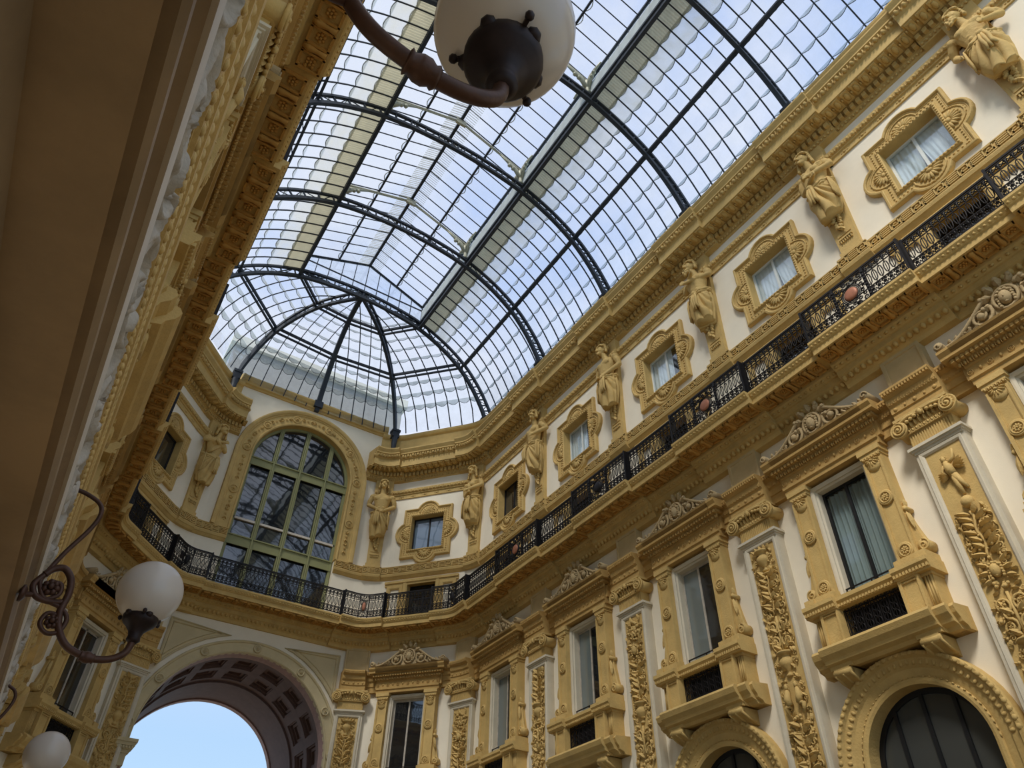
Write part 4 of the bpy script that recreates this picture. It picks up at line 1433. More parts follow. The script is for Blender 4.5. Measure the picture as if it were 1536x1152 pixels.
def rib_chord(L, w):
    def f():
        mb = MB(); P = full(L)
        mb.tube([(x, 0, z) for x, z in P], w, 4, False, False, 1.0, None, pi/4); return mb
    return f
def rib_web():
    mb = MB(); n = len(INN); mb.bar((0,0,INN[0].y), (0,0,OUT[0].y), .06)
    for s in (-1, 1):
        mb.tube([(0,0,INN[0].y), (s*OUT[1].x,0,OUT[1].y)], .022, 4)
        for i in range(1, n-1, 2):
            a, b = INN[i], OUT[i]
            mb.bar((s*a.x,0,a.y), (s*b.x,0,b.y), .05, .07, (0,1,0))
            j = min(n-2, i+2); c = OUT[j]
            if i % 4 == 1: mb.tube([(s*a.x,0,a.y), (s*(a.x*.5+c.x*.5),0,a.y*.5+c.y*.5), (s*c.x,0,c.y)], .022, 4)
            else: mb.tube([(s*b.x,0,b.y), (s*INN[j].x,0,INN[j].y)], .022, 4)
    return mb
def rib_shoe(s):
    def f():
        mb = MB(); x = 6.98*s
        mb.box(min(x-.13*s,x+.20*s), max(x-.13*s,x+.20*s), -.16, .16, 22.9, 23.12)
        mb.plate([(x-.22,23.12),(x+.22,23.12),(x+.25,23.2),(x-.25,23.2)], -.2, .2)
        mb.plate([(x-.16,22.9),(x-.08,22.0),(x+.08,22.0),(x+.16,22.9)], -.11, .11)
        mb.box(x-.2, x+.2, -.19, .19, 23.2, 23.32)
        return mb
    return f
def roof_rib(y, label, group):
    t = thing('roof_rib', label, 'roof rib', (XC, y, 0), 0, group)
    obj('lower_chord', cm('rib_low', rib_chord(INN, .10), ROOF), t)
    obj('upper_chord', cm('rib_up', rib_chord(OUT, .08), ROOF), t)
    obj('web', cm('rib_web', rib_web, ROOF), t)
    for s in (-1, 1): obj('shoe', cm('rib_shoe%d' % s, rib_shoe(s), ROOF), t)
    return t
NB = 8; BL = D
def pane_row(r0, r1, s, lift=.0):
    """one row of overlapping panes with bowed lower edges, local y 0..BL"""
    mb = MB(); st = BL/NB; m = 5
    for i in range(NB):
        vs = []
        for j in range(m+1):
            u = j/m; y = st*(i+u); bow = .10*sin(pi*u)
            a = on_out(r0-.05); b = on_out(min(S_EAVE, r1+bow-.04)); mid = on_out((r0+r1)/2)
            for p, h in ((a, .02), (mid, .035), (b, .05)):
                vs.append((s*(p.x+h*.6), y, p.y+h*.8))
        fs = []
        for j in range(m):
            for k in range(2): fs.append((3*j+k, 3*j+k+1, 3*j+k+4, 3*j+k+3))
        mb.add(vs, fs, True)
    return mb
def laps(s):
    def f():
        mb = MB(); st = BL/NB; m = 6; rr = random.Random(4+s)
        for r in ROWS[1:-1]:
            for i in range(NB):
                vs = []; dp = rr.uniform(.85, 1.15)
                for j in range(m+1):
                    u = .04+.92*j/m; y = st*(i+u); bow = .10*sin(pi*u)*dp
                    for d, h in ((-.045, .05), (bow-.02, .07)):
                        p = on_out(r+d); vs.append((s*(p.x+h*.6), y, p.y+h*.8))
                mb.add(vs, [(2*j, 2*j+1, 2*j+3, 2*j+2) for j in range(m)], True)
        return mb
    return f
def lap_edges(s):
    def f():
        mb = MB(); st = BL/NB; m = 6
        for r in ROWS[1:-1]:
            for i in range(NB):
                P = []
                for j in range(m+1):
                    u = .02+.96*j/m; p = on_out(r+.10*sin(pi*u)-.02); P.append((s*(p.x+.02), st*(i+u), p.y+.03))
                mb.tube(P, .013, 4)
        return mb
    return f
def gl_bars(s):
    def f():
        mb = MB(); m = 14
        for i in range(1, NB):
            y = BL/NB*i
            P = []
            for j in range(m+1):
                p = on_out(S_CURB+(S_EAVE-S_CURB)*j/m); P.append((s*p.x, y, p.y))
            mb.tube(P, .030, 4, False, False, 1.0, None, pi/4)
        return mb
    return f
def corr(s):
    def f():
        mb = MB(); n = 96; vs = []; fs = []
        for i in range(n+1):
            y = BL*i/n; h = .04+.022*(1 if i % 2 else -1)
            for r in (ROWS[0], ROWS[1]+.05):
                p = on_out(r); vs.append((s*(p.x+h*.5), y, p.y+h*.85))
        for i in range(n): fs.append((2*i, 2*i+1, 2*i+3, 2*i+2))
        return mb.add(vs, fs)
    return f
def purlin(s, sv):
    def f():
        mb = MB(); p = on_out(sv); q = p-Vector((.55,.83))*.30
        mb.box(*sorted((s*p.x-.05, s*p.x+.05)), 0, BL, p.y-.09, p.y+.03)
        mb.box(*sorted((s*q.x-.05, s*q.x+.05)), 0, BL, q.y-.05, q.y+.05)
        for i in range(1, 8):
            y = BL*i/8; mb.bar((s*p.x, y, p.y), (s*q.x, y-.28 if i % 2 else y+.28, q.y), .03)
        return mb
    return f
def sheet(name, col, tr):
    m = bpy.data.materials.new(name); m.use_nodes = True; nt = m.node_tree; nt.nodes.clear(); N = nt.nodes.new; L = nt.links.new
    out = N('ShaderNodeOutputMaterial'); df = N('ShaderNodeBsdfDiffuse'); tl = N('ShaderNodeBsdfTranslucent'); mx = N('ShaderNodeMixShader')
    g = N('ShaderNodeNewGeometry'); n = N('ShaderNodeTexNoise'); n.inputs['Scale'].default_value = 3; r = N('ShaderNodeValToRGB')
    r.color_ramp.elements[0].color = (*[c*.75 for c in col], 1); r.color_ramp.elements[1].color = (*col, 1)
    L(g.outputs['Position'], n.inputs['Vector']); L(n.outputs['Fac'], r.inputs['Fac'])
    L(r.outputs['Color'], df.inputs[0]); L(r.outputs['Color'], tl.inputs[0])
    mx.inputs[0].default_value = tr; L(df.outputs[0], mx.inputs[1]); L(tl.outputs[0], mx.inputs[2]); L(mx.outputs[0], out.inputs['Surface'])
    return m
CORRT = sheet('corrugated_translucent_sheet', (.66,.62,.46), .5)
WSHEET = sheet('white_translucent_board', (.82,.84,.82), .35)
def roof_bay(k, s, label, group):
    t = thing('roof_glazing', label, 'glass roof', (XC, YK(k), 0), 0, group)
    tagS = 'R' if s > 0 else 'L'
    obj('glazing_bars', cm('gl_bars'+tagS, gl_bars(s), ROOF), t)
    obj('corrugated_strip', cm('corr'+tagS, corr(s), CORRT, False), t, 'corrugated strip below the lantern')
    def cl():
        mb = MB()
        for a, b in zip(ROWS[2:], ROWS[3:]):
            q = pane_row(a, b, s); mb.add(q.v, q.f, True)
        return mb
    if 'panes'+tagS not in CACHE:
        CACHE['panes'+tagS] = multi('panes', [(cl(), ROOFG), (pane_row(ROWS[1], ROWS[2], s), MILKG), (laps(s)(), LAP), (lap_edges(s)(), ROOF)])
    obj('panes', CACHE['panes'+tagS], t)
    obj('purlin', cm('purl'+tagS, purlin(s, S_PUR), ROOF), t)
    obj('gutter_board', cm('gut'+tagS, slab(*sorted((s*6.9, s*7.35)), 0, BL, 22.85, 23.0), TAN), t)
    return t
# lantern over the crown
LX = 3.05; LZ0 = on_out(S_CURB).y; LE = LZ0+1.15; LR = LZ0+2.4
def lan_pt(u):  # 0 eave .. 1 ridge
    return (LX*(1-u), LE+(LR-LE)*u)
def lan_curb(s):
    def f():
        mb = MB(); x = s*LX
        mb.box(x-.07, x+.07, 0, BL, LZ0-.42, LZ0-.28); mb.box(x-.06, x+.06, 0, BL, LZ0-.02, LZ0+.10)
        for i in range(1, 8, 2): mb.bar((x, BL*i/8-.29, LZ0-.32), (x, BL*i/8+.29, LZ0+.0), .04); mb.bar((x, BL*i/8+.29, LZ0-.32), (x, BL*i/8-.29, LZ0), .04)
        return mb
    return f
def lan_frame():
    mb = MB()
    for s in (-1, 1):
        mb.box(*sorted((s*LX-.05, s*LX+.05)), 0, BL, LE-.06, LE+.05)
        for i in range(NB+1):
            y = BL/NB*i
            mb.bar((s*LX, y, LZ0+.1), (s*LX, y, LE), .03)
            a, b = lan_pt(0), lan_pt(1); mb.bar((s*a[0], y, a[1]), (s*b[0], y, b[1]), .035)
        a = lan_pt(.5); mb.box(*sorted((s*a[0]-.04, s*a[0]+.04)), 0, BL, a[1]-.08, a[1]+.0)
    mb.box(-.06, .06, 0, BL, LR-.10, LR+.04)
    return mb
def lan_glass():
    mb = MB(); m = 4
    for s in (-1, 1):
        mb.add([(s*LX,0,LZ0+.84),(s*LX,BL,LZ0+.84),(s*LX,BL,LE),(s*LX,0,LE)], [(0,1,2,3)])
        st = BL/NB
        for i in range(NB):
            for u0, u1 in ((0,.5),(.5,1.)):
                vs = []
                for j in range(m+1):
                    y = st*(i+j/m); bow = .03*sin(pi*j/m)
                    for u, h in ((max(0,u0-bow-.01), .05), (u1+(.02 if u1 < 1 else 0), .01)):
                        p = lan_pt(u); vs.append((s*p[0], y, p[1]+h))
                mb.add(vs, [(2*j, 2*j+1, 2*j+3, 2*j+2) for j in range(m)], True)
    return mb
def lan_laps():
    mb = MB(); st = BL/NB; m = 5
    for s in (-1, 1):
        for i in range(NB):
            P = []
            for j in range(m+1):
                u = .5-.045*sin(pi*j/m); p = lan_pt(u); P.append((s*p[0], st*(i+j/m), p[1]+.02))
            mb.tube(P, .018, 4)
    return mb
def lan_board(s):
    return slab(*sorted((s*LX-.02, s*LX+.02)), 0, BL, LZ0+.10, LZ0+.85)
def lan_vent():
    mb = MB()
    for i in range(46):
        y = BL/46*i
        a = lan_pt(.80); b = lan_pt(.97)
        mb.add([(-a[0],y,a[1]-.04),(-a[0],y+.05,a[1]-.04),(-b[0],y+.05,b[1]-.04),(-b[0],y,b[1]-.04)], [(0,1,2,3)])
        mb.add([(a[0]*.9,y,a[1]-.0),(a[0]*.9,y+.03,a[1]-.0),(b[0],y+.03,b[1]-.04),(b[0],y,b[1]-.04)], [(0,1,2,3)])
    return mb
def lantern(k, label, group):
    t = thing('roof_lantern', label, 'roof lantern', (XC, YK(k), 0), 0, group)
    for s in (-1, 1):
        obj('curb_beam', cm('lan_curb%d' % s, lan_curb(s), ROOF), t)
        obj('curb_board', cm('lan_board%d' % s, lan_board(s), WSHEET), t, 'white curb board')
    obj('frame', cm('lan_frame', lan_frame, ROOF), t)
    if 'lanp' not in CACHE: CACHE['lanp'] = multi('lantern_panes', [(lan_glass(), ROOFG), (lan_laps(), GILT)])
    obj('panes', CACHE['lanp'], t)
    obj('ridge_vent', cm('lan_vent', lan_vent, WSHEET, False), t, 'white slatted ridge vent')
    return t
def lan_truss():
    mb = MB()
    for s in (-1, 1):
        a, b = lan_pt(0), lan_pt(1)
        mb.bar((s*a[0],0,a[1]-.10), (s*b[0],0,b[1]-.22), .06, .08, (0,1,0))
        mb.tube([(s*LX,0,LE-.28), (s*(LX-.5),0,LE-.02), (s*(LX-1.2),0,LE+.28), (s*.3,0,LR-.40), (0,0,LR-.30)], .03, 5)
    mb.box(-.22, .22, -.05, .05, LR-.42, LR-.12)
    return mb
def lan_post(s):
    def f():
        mb = MB(); x = s*LX
        # slender post with a leafy head that spreads four ways
        mb.lathe((x-s*.12, 0, LZ0+.12), [(.13,0),(.08,.08),(.08,.42),(.13,.50),(.18,.66),(.14,.84),(.06,.92)], 10)
        for dx, dy in ((-s*1.05,0),(0,.85),(0,-.85)):
            for o in (0,1):
                pts = [(x-s*.12, 0, LZ0+.55), (x-s*.12+dx*.28, dy*.28, LE-.22+.02*o), (x-s*.12+dx*.6, dy*.6, LE-.06+.10*(abs(dx) > 0)), (x-s*.10+dx, dy, LE+(.30 if dx else .0)-.02)]
                if o: pts = [(p[0], p[1], p[2]+.09*(1-i/3)) for i, p in enumerate(pts)]
                mb.tube(pts, [.11,.085,.06,.035], 5)
            for q in range(3): mb.ell((x-s*.12+dx*(.18+.17*q), dy*(.18+.17*q), LE-.30+.09*q), (.095,.095,.095), 6, 4)
        return mb
    return f
def truss(y, label, group):
    t = thing('lantern_truss', label, 'roof truss', (XC, y, 0), 0, group)
    obj('rafters', cm('lan_truss', lan_truss, GILT), t)
    for s in (-1, 1): obj('post_bracket', cm('lan_post%d' % s, lan_post(s), GILT), t, 'pale gilt leafy post bracket')
    return t
def gable():
    t = thing('lantern_gable', 'glazed gable that closes the lantern above the half dome', 'glass roof', (XC, YK(4)+.05, 0), 0)
    mb = MB(); n = 10
    for i in range(n+1):
        x = -LX+2*LX*i/n; z = LE+(LR-LE)*(1-abs(x)/LX); mb.bar((x,0,LZ0-.1), (x,0,z), .035)
    for z in (LZ0-.05,): mb.box(-LX, LX, -.04, .04, z, z+.09)
    for s in (-1, 1): mb.bar((s*LX,0,LE), (0,0,LR), .09)
    mb.bar((-LX,0,LE-.25), (LX,0,LE-.25), .05)
    obj('frame', mb.mesh('gable_frame', ROOF), t)
    obj('pane', MB().plate([(-LX,LZ0),(LX,LZ0),(LX,LE),(0,LR),(-LX,LE)], -.01, .01).mesh('gable_pane', ROOFG), t)
# half dome at the end
APX = Vector((XC, YK(4)+.02))
FEET = [Vector((XC+6.95, YK(4)+.02)), Vector((XC+3.85, 26.95)), Vector((XC, 27.30)), Vector((XC-3.85, 26.95)), Vector((XC-6.95, YK(4)+.02))]
def dome_z(t, L=INN): # height at fraction t of the way from crown to foot
    dx = t*L[-1].x
    if dx <= L[0].x: return L[0].y
    for i in range(len(L)-1):
        if L[i].x <= dx <= L[i+1].x+1e-6:
            q = max(1e-9, L[i+1].x-L[i].x); return L[i].y+(L[i+1].y-L[i].y)*(dx-L[i].x)/q
    return L[-1].y
OMON = [p for i, p in enumerate(OUT) if i < len(OUT)-3]+[Vector((max(OUT[-4].x, 7.1)+.02, 23.1))]
def dome_pt(a, b, A, B, up=0.):
    t = min(1., a+b); p = APX+(A-APX)*a+(B-APX)*b
    return Vector((p.x, p.y, dome_z(t, OMON if up else INN)))
TS = [.0,.06,.14,.22,.30,.38,.46,.54,.62,.70,.77,.83,.88,.92,.955,.98,1.0]
def dome_rib(i, label):
    F = FEET[i]
    t = thing('dome_rib', label, 'roof rib', (F.x, F.y, 23.0), 0, 'ribs of the half dome')
    o = t.location
    lo = [dome_pt(q, 0, F, F)-o for q in TS]; hi = [dome_pt(q, 0, F, F, 1)-o for q in TS]
    if i == 2:
        obj('beam', MB().tube([a.lerp(b, .6) for a, b in zip(lo, hi)], .15, 4, False, False, 1, None, pi/4).mesh('dome_beam', ROOF), t)
        obj('shoe', MB().box(-.2,.2,-.2,.16,.2,.55).mesh('dome_shoe', ROOF), t); return
    obj('lower_chord', MB().tube(lo, .10, 4, False, False, 1, None, pi/4).mesh('dome_low', ROOF), t)
    obj('upper_chord', MB().tube(hi, .075, 4, False, False, 1, None, pi/4).mesh('dome_high', ROOF), t)
    mb = MB()
    for j in range(1, len(TS)-1):
        mb.bar(lo[j], hi[j], .06); 
        if j % 2: mb.tube([lo[j], hi[j+1]], .024, 4)
    obj('web', mb.mesh('dome_web', ROOF), t)
    if i != 2:
        q = MB(); q.box(-.17, .17, -.17, .17, -.1, .22); q.box(-.2, .2, -.2, .2, .22, .34)
        q.lathe((0, -.05, -1.0), [(.07,0),(.11,.12),(.15,.9)], 8)
        obj('shoe', q.mesh('dome_shoe', ROOF), t)
def dome_segment(i, label):
    """between foot i and i+1"""
    A, B = FEET[i], FEET[i+1]
    t = thing('dome_glazing', label, 'glass roof', (APX.x, APX.y, 23.0), 0, 'glazed segments of the half dome')
    o = Vector(t.location)
    nb = 7 if i in (0, 3) else 6
    mb = MB()
    for k in range(1, nb+1):
        s = k/(nb+1); P = []
        tau = 2*min(s, 1-s)
        for q in range(11):
            u = tau*q/10; a, b = (1-s)-u/2, s-u/2
            P.append(dome_pt(max(0,a), max(0,b), A, B, 1)-o)
        mb.tube(P, .028, 4, False, False, 1, None, pi/4)
    obj('glazing_bars', mb.mesh('dome_bars', ROOF), t)
    g = MB(); m = 14
    for r in range(len(TS)-1):
        t0, t1 = TS[r], TS[r+1]; vs = []
        for j in range(m+1):
            u = j/m
            for q in (t0, t1): vs.append(dome_pt(q*(1-u), q*u, A, B, 1)-o)
        g.add(vs, [(2*j, 2*j+1, 2*j+3, 2*j+2) for j in range(m)], True)
    pu = MB()
    for q in (s_pur_t, .44): 
        a, b = dome_pt(q, 0, A, B, 1)-o, dome_pt(0, q, A, B, 1)-o
        pu.bar(a, b, .09, .12); d = Vector((0,0,.28)); pu.bar(a-d, b-d, .08)
    obj('purlin', pu.mesh('dome_purlin', ROOF), t)
    lp = MB(); ed = MB(); gap = 1/(nb+1)
    for q in (.32,.40,.53,.61,.69,.83,.885,.935):
        for k in range(nb+1):
            s0, s1 = k*gap, (k+1)*gap
            # the bars run square to the eaves, so a column of panes narrows to the hips
            tau = 1-q; lo = tau/2; hi = 1-tau/2
            c0, c1 = max(s0, lo), min(s1, hi)
            if c1-c0 < .02: continue
            vs = []; E = []
            for j in range(6):
                s = c0+(c1-c0)*j/5; a, b = (1-s)-tau/2, s-tau/2; w = .011*sin(pi*j/5)
                k0 = 1-.004/q; k1 = 1+(w+.003)/q
                p0 = dome_pt(a*k0, b*k0, A, B, 1)-o; p1 = dome_pt(a*k1, b*k1, A, B, 1)-o
                vs += [p0+Vector((0,0,-.03)), p1+Vector((0,0,-.03))]; E.append(p1+Vector((0,0,-.04)))
            lp.add(vs, [(2*j, 2*j+1, 2*j+3, 2*j+2) for j in range(5)], True); ed.tube(E, .012, 4)
    obj('panes', multi('dome_panes', [(g, ROOFG), (lp, LAP), (ed, ROOF)]), t)
s_pur_t = .775

# ------------------------------------------------------------------ globe lamps on the left wall
def lamp_globe():
    mb = MB(); return mb.ell((0,0,0), (.24,.24,.24), 40, 24)
def lamp_cup():
    mb = MB()
    mb.lathe((0,0,-.40), [(.03,.0),(.05,.02),(.045,.05),(.055,.085),(.085,.12),(.115,.145),(.128,.165),(.128,.205),(.12,.21)], 28)
    for k in range(5):
        a = 2*pi*k/5; mb.ell((.118*cos(a), .118*sin(a), -.205), (.03,.03,.025), 8, 5)
    return mb
def lamp_screw(a):
    def f():
        mb = MB(); c, s = cos(a), sin(a)
        mb.bar((.11*c,.11*s,-.205), (.155*c,.155*s,-.205), .014); mb.ell((.16*c,.16*s,-.205), (.016,.016,.02), 8, 5)
        return mb
    return f
def curve(P, m=6):
    P = [Vector(p) for p in P]; out = []
    for i in range(len(P)-1):
        p0 = P[max(i-1,0)]; p1 = P[i]; p2 = P[i+1]; p3 = P[min(i+2, len(P)-1)]
        for j in range(m):
            t = j/m; out.append(.5*((2*p1)+(p2-p0)*t+(2*p0-5*p1+4*p2-p3)*t*t+(3*p1-p0-3*p2+p3)*t**3))
    out.append(P[-1]); return out
AK = 1.115
def xz(L): return [(x*AK, 0, z*AK) for x, z in L]
def lamp_arm():
    mb = MB()
    mb.tube(curve(xz([(-.655,-.05),(-.62,.0),(-.56,.02),(-.50,-.04),(-.475,-.14),(-.48,-.26),(-.445,-.37),(-.36,-.465),(-.22,-.505),(-.10,-.49),(-.02,-.43),(0,-.345)])), .026, 9)
    return mb
def lamp_knuckle():
    mb = MB(); M = Matrix.Translation((-.225*AK,0,-.505*AK)) @ Matrix.Rotation(radians(92), 4, 'Y')
    mb.lathe((0,0,0), [(.028,-.05),(.04,-.045),(.032,-.035),(.042,-.012),(.042,.012),(.032,.03),(.038,.04),(.028,.05)], 14, 'z', M); return mb
def lamp_scrolls():
    mb = MB()
    mb.tube(curve(xz([(-.655,-.05),(-.69,-.13),(-.65,-.20),(-.57,-.215),(-.49,-.20)])), .022, 8)
    mb.tube(curve(xz([(-.66,-.19),(-.57,-.215),(-.48,-.24),(-.425,-.30),(-.44,-.385),(-.505,-.41),(-.56,-.36),(-.545,-.29),(-.49,-.29),(-.475,-.335)])), .017, 8)
    mb.tube(curve(xz([(-.655,-.05),(-.66,-.11),(-.60,-.20),(-.53,-.16),(-.54,-.09),(-.60,-.085)])), .017, 8)
    for c, r in (((-.59,-.125), .062), ((-.50,-.335), .052)):
        for k in range(7):
            a = 2*pi*k/7; mb.ell((c[0]*AK+r*.62*cos(a), -.0, c[1]*AK+r*.62*sin(a)), (r*.42, r*.55, r*.42), 7, 5)
        mb.ell((c[0]*AK,-.03,c[1]*AK), (r*.4,)*3, 7, 5); mb.ell((c[0]*AK,.03,c[1]*AK), (r*.4,)*3, 7, 5)
    return mb
def globe_lamp(loc, label):
    t = thing('globe_lamp', label, 'wall lamp', loc, 0, 'opal globe lamps along the lamp wall')
    reach = (-.365-loc[0])
    obj('globe', cm('lamp_globe', lamp_globe, OPAL), t)
    c = obj('cup', cm('lamp_cup', lamp_cup, FITTER), t)
    for k in range(3): obj('screw', cm('lamp_screw%d' % k, lamp_screw(.5+2*pi*k/3), FITTER), c)
    obj('arm', cm('lamp_arm', lamp_arm, BRONZE), t); obj('knuckle', cm('lamp_knuckle', lamp_knuckle, BRONZE), t)
    obj('scrollwork', cm('lamp_scrolls', lamp_scrolls, BRONZE), t)
    x0 = reach/AK
    mb = MB(); mb.tube(curve(xz([(x0,.60),(min(-.62,x0+.1),.585),(-.53,.54),(-.495,.46),(-.52,.33),(-.60,.13),(-.655,-.05)])), .018, 8)
    mb.tube(curve(xz([(x0,-.2),(min(-.70,x0+.03),-.2),(-.66,-.19)])), .02, 8)
    for zz in (-.2, .60): mb.lathe((x0*AK-.01,0,zz*AK), [(.06,0),(.06,.02),(.03,.04)], 10, 'x')
    obj('wall_stay', mb.mesh('lamp_stay', BRONZE), t)
    return t

# ------------------------------------------------------------------ shop cornice close overhead on the lamp wall
def shop_cornice():
    t = thing('shop_cornice', 'dark brown marble shop cornice with grey carved leaf frieze, close overhead on the lamp wall', 'cornice', (XL, 6, 3.6), 0)
    y0, y1 = -6.0, 12.5
    def P(poly): # (X, z) world polygon run along y
        mb = MB(); n = len(poly); vs = []; fs = []
        for y in (y0, y1): vs += [(x-XL, y-6, z-3.6) for x, z in poly]
        for j in range(n): k = (j+1) % n; fs.append((j, k, n+k, n+j))
        tri = tessellate_polygon([[Vector((x, z, 0)) for x, z in poly]])
        fs += [tuple(q) for q in tri]+[tuple(i+n for i in reversed(q)) for q in tri]
        return mb.add(vs, fs)
    mb = P([(XL,3.3),(-.80,3.3),(-.78,3.42),(-.74,3.44),(-.72,3.52),(-.70,3.68),(-.405,3.70),(-.45,3.73),(-.45,3.88),(-.395,3.89),(-.372,3.93),(-.372,3.98),(-.395,4.02),(-.44,4.03),(-.44,4.06),(-.34,4.14),(XL,4.14)])
    obj('marble_soffit', mb.mesh('shop_soffit', FASC), t)
    obj('white_fillet', P([(XL,4.13),(-.33,4.13),(-.33,4.29),(-.36,4.30),(XL,4.30)]).mesh('shop_fillet', FILLET), t, 'thin white stone fillet')
    obj('frieze_bed', P([(XL,4.29),(-.43,4.30),(-.43,4.90),(XL,4.90)]).mesh('shop_bed', FASC), t)
    mb = P([(XL,4.90),(-.37,4.90),(-.37,4.93),(-.345,4.95),(-.345,5.04),(-.365,5.06),(-.365,5.34),(-.345,5.36),(-.345,5.42),(-.37,5.45),(-.37,5.74),(-.34,5.78),(-.335,5.86),(XL,5.88)])
    y = y0+.1
    while y < y1: mb.ell((-.343-XL, y-6, 4.99-3.6), (.02,.035,.03), 6, 4); mb.ell((-.365-XL, y-6, 5.14-3.6), (.025,.03,.05), 6, 4); mb.ell((-.365-XL, y-6+.05, 5.25-3.6), (.02,.04,.03), 6, 4); mb.ell((-.37-XL, y-6, 5.58-3.6), (.03,.035,.07), 6, 4); y += .10
    obj('upper_moulding', mb.mesh('shop_top', GOLD), t, 'beaded ochre moulding')
    # carved in low relief: leafy scrolls turning alternately up and down
    fr = MB(); ny, nz = 1100, 26; zb, zh = 4.29, .62; U = .58
    for i in range(ny+1):
        y = y0+(y1-y0)*i/ny
        for k in range(nz+1):
            v = k/nz; z = v*zh; h = 0.
            c = round((y-y0)/U)
            for q in (c-1, c, c+1):
                hd = 1 if q % 2 else -1
                dx = (y-y0)-q*U; dz = z-.31-.05*hd
                r = sqrt(dx*dx*.7+dz*dz*1.3); a = atan2(dz, dx)
                lobe = .5+.5*sin(3*a*hd+24*r+q)
                fine = .5+.5*sin(9*a*hd+52*r)
                e = max(0, 1-(r/.52)**2)**.6
                h = max(h, e*(.25+.75*lobe**1.5)*(.75+.25*fine))
            edge = min(1, v/.06, (1-v)/.06)
            h = max(0, h-.26)/.74*edge
            fr.v.append((-.405+.10*h-XL, y-6, zb+z-3.6))
    for i in range(ny):
        for k in range(nz):
            a = i*(nz+1)+k; fr.f.append((a, a+nz+1, a+nz+2, a+1)); fr.sm.append(True)
    obj('carved_frieze', fr.mesh('shop_frieze', LEAFG, False), t, 'grey carved leaf frieze')
    return t
# ------------------------------------------------------------------ assemble: setting
wall('wall_left', 0, S_QA-1.2); wall('wall_back_left', S_QA-1.2, S_QB); wall('wall_back', S_QB, S_PB)
wall('wall_back_right', S_PB, S_PA+1.2); wall('wall_right', S_PA+1.2, PT.L)
struct('floor', MB().box(-6, 18, -14, 60, -.1, 0).mesh('floor', FLOOR))
E0, E1 = S_QB+.98, S_PB-.98
def trim(n, mb, m): return struct('trim_%d' % n, mb.mesh('trim', m))
trim(1, sweep(0, E0, MK_L, .95, CORN, .14, corn_deco), GOLD); trim(2, sweep(E1, PT.L, MK_R, .95, CORN, .14, corn_deco), GOLD)
trim(3, sweep(0, S_QB+.3, MK_L, .01, STRG, 0, strg_deco), GOLD); trim(4, sweep(S_PB-.3, PT.L, MK_R, .01, STRG, 0, strg_deco), GOLD)
trim(5, sweep(0, S_E-2.22, MK_L, .42, KEYB, .09, key_deco), GOLD); trim(6, sweep(S_E+2.22, PT.L, MK_R, .42, KEYB, .09, key_deco), GOLD)
trim(7, sweep(0, E0-.5, MK_L, .01, ATT, 0), GOLD); trim(8, sweep(E1+.5, PT.L, MK_R, .01, ATT, 0), GOLD)
trim(9, sweep(0, S_QB+.55, MK_L, .55, ENT, .24, ent_deco), TANG); trim(10, sweep(S_PB-.55, PT.L, MK_R, .55, ENT, .24, ent_deco), TANG)
TRM = [(0,23.05),(.06,23.05),(.08,23.12),(.16,23.16),(.16,23.24),(.22,23.30),(.28,23.42),(.28,23.50),(0,23.55)]
trim(11, sweep(S_QB+.25, S_PB-.25, [], 0, TRM, 0), GOLD)
# balcony: one thing per stretch of wall
SEG = [('right', S_PA-1.32, PT.L, 'long right wall'), ('corner_r', S_PB+1.32, S_PA-1.32, 'canted right corner'), ('end', S_QB-1.32, S_PB+1.32, 'end wall above the great arch'),
       ('corner_l', S_QA+1.32, S_QB-1.32, 'canted left corner'), ('left', 0, S_QA+1.32, 'left wall overhead')]
BL_LAB = {'right': 'long straight ochre balcony ledge with rosette soffit above the pedimented windows of the bright facade', 'corner_r': 'short ochre balcony ledge under the blue lobed window',
          'end': 'curving ochre balcony ledge directly above the great archway', 'corner_l': 'short ochre balcony ledge above the tall black window behind the globe lamp',
          'left': 'brown balcony ledge with rosette soffit overhead on the lamp wall, cutting off the glass roof'}
RL_LAB = {'right': 'long black wrought iron railing with copper medallions on the bright facade', 'corner_r': 'short black iron railing in front of the low window under the blue lobed window',
          'end': 'black iron railing in front of the big olive arched window', 'corner_l': 'black iron railing curving round the shaded corner above the globe lamp', 'left': 'black iron railing on the lamp wall balcony, almost hidden by its ledge'}
CK = {'right': [1,0,0,1,1,1,1,0], 'end': [0,1], 'left': [0,0,1,1,0,0], 'corner_r': [0], 'corner_l': [0]}
CK['right'] = [0,1,0,1,1,1,1]
for key, a, b, wh in SEG:
    p, n = PT.at((a+b)/2)
    t = thing('balcony', BL_LAB[key], 'balcony', (p.x, p.y, 12.6), 0, 'balcony ledges'); inv = Vector((p.x, p.y, 12.6))
    mb = sweep(a, b, MK, 1.32, BALC, .13, balc_edge); mb.mapv(lambda x, y, z: (x-inv.x, y-inv.y, z-inv.z))
    obj('ledge', mb.mesh('balc_ledge', GOLD), t)
    mb = balc_soff(a, b); mb.mapv(lambda x, y, z: (x-inv.x, y-inv.y, z-inv.z))
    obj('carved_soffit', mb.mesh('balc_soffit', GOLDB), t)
    railing(a, b, RL_LAB[key], 'balcony railings', CK[key])

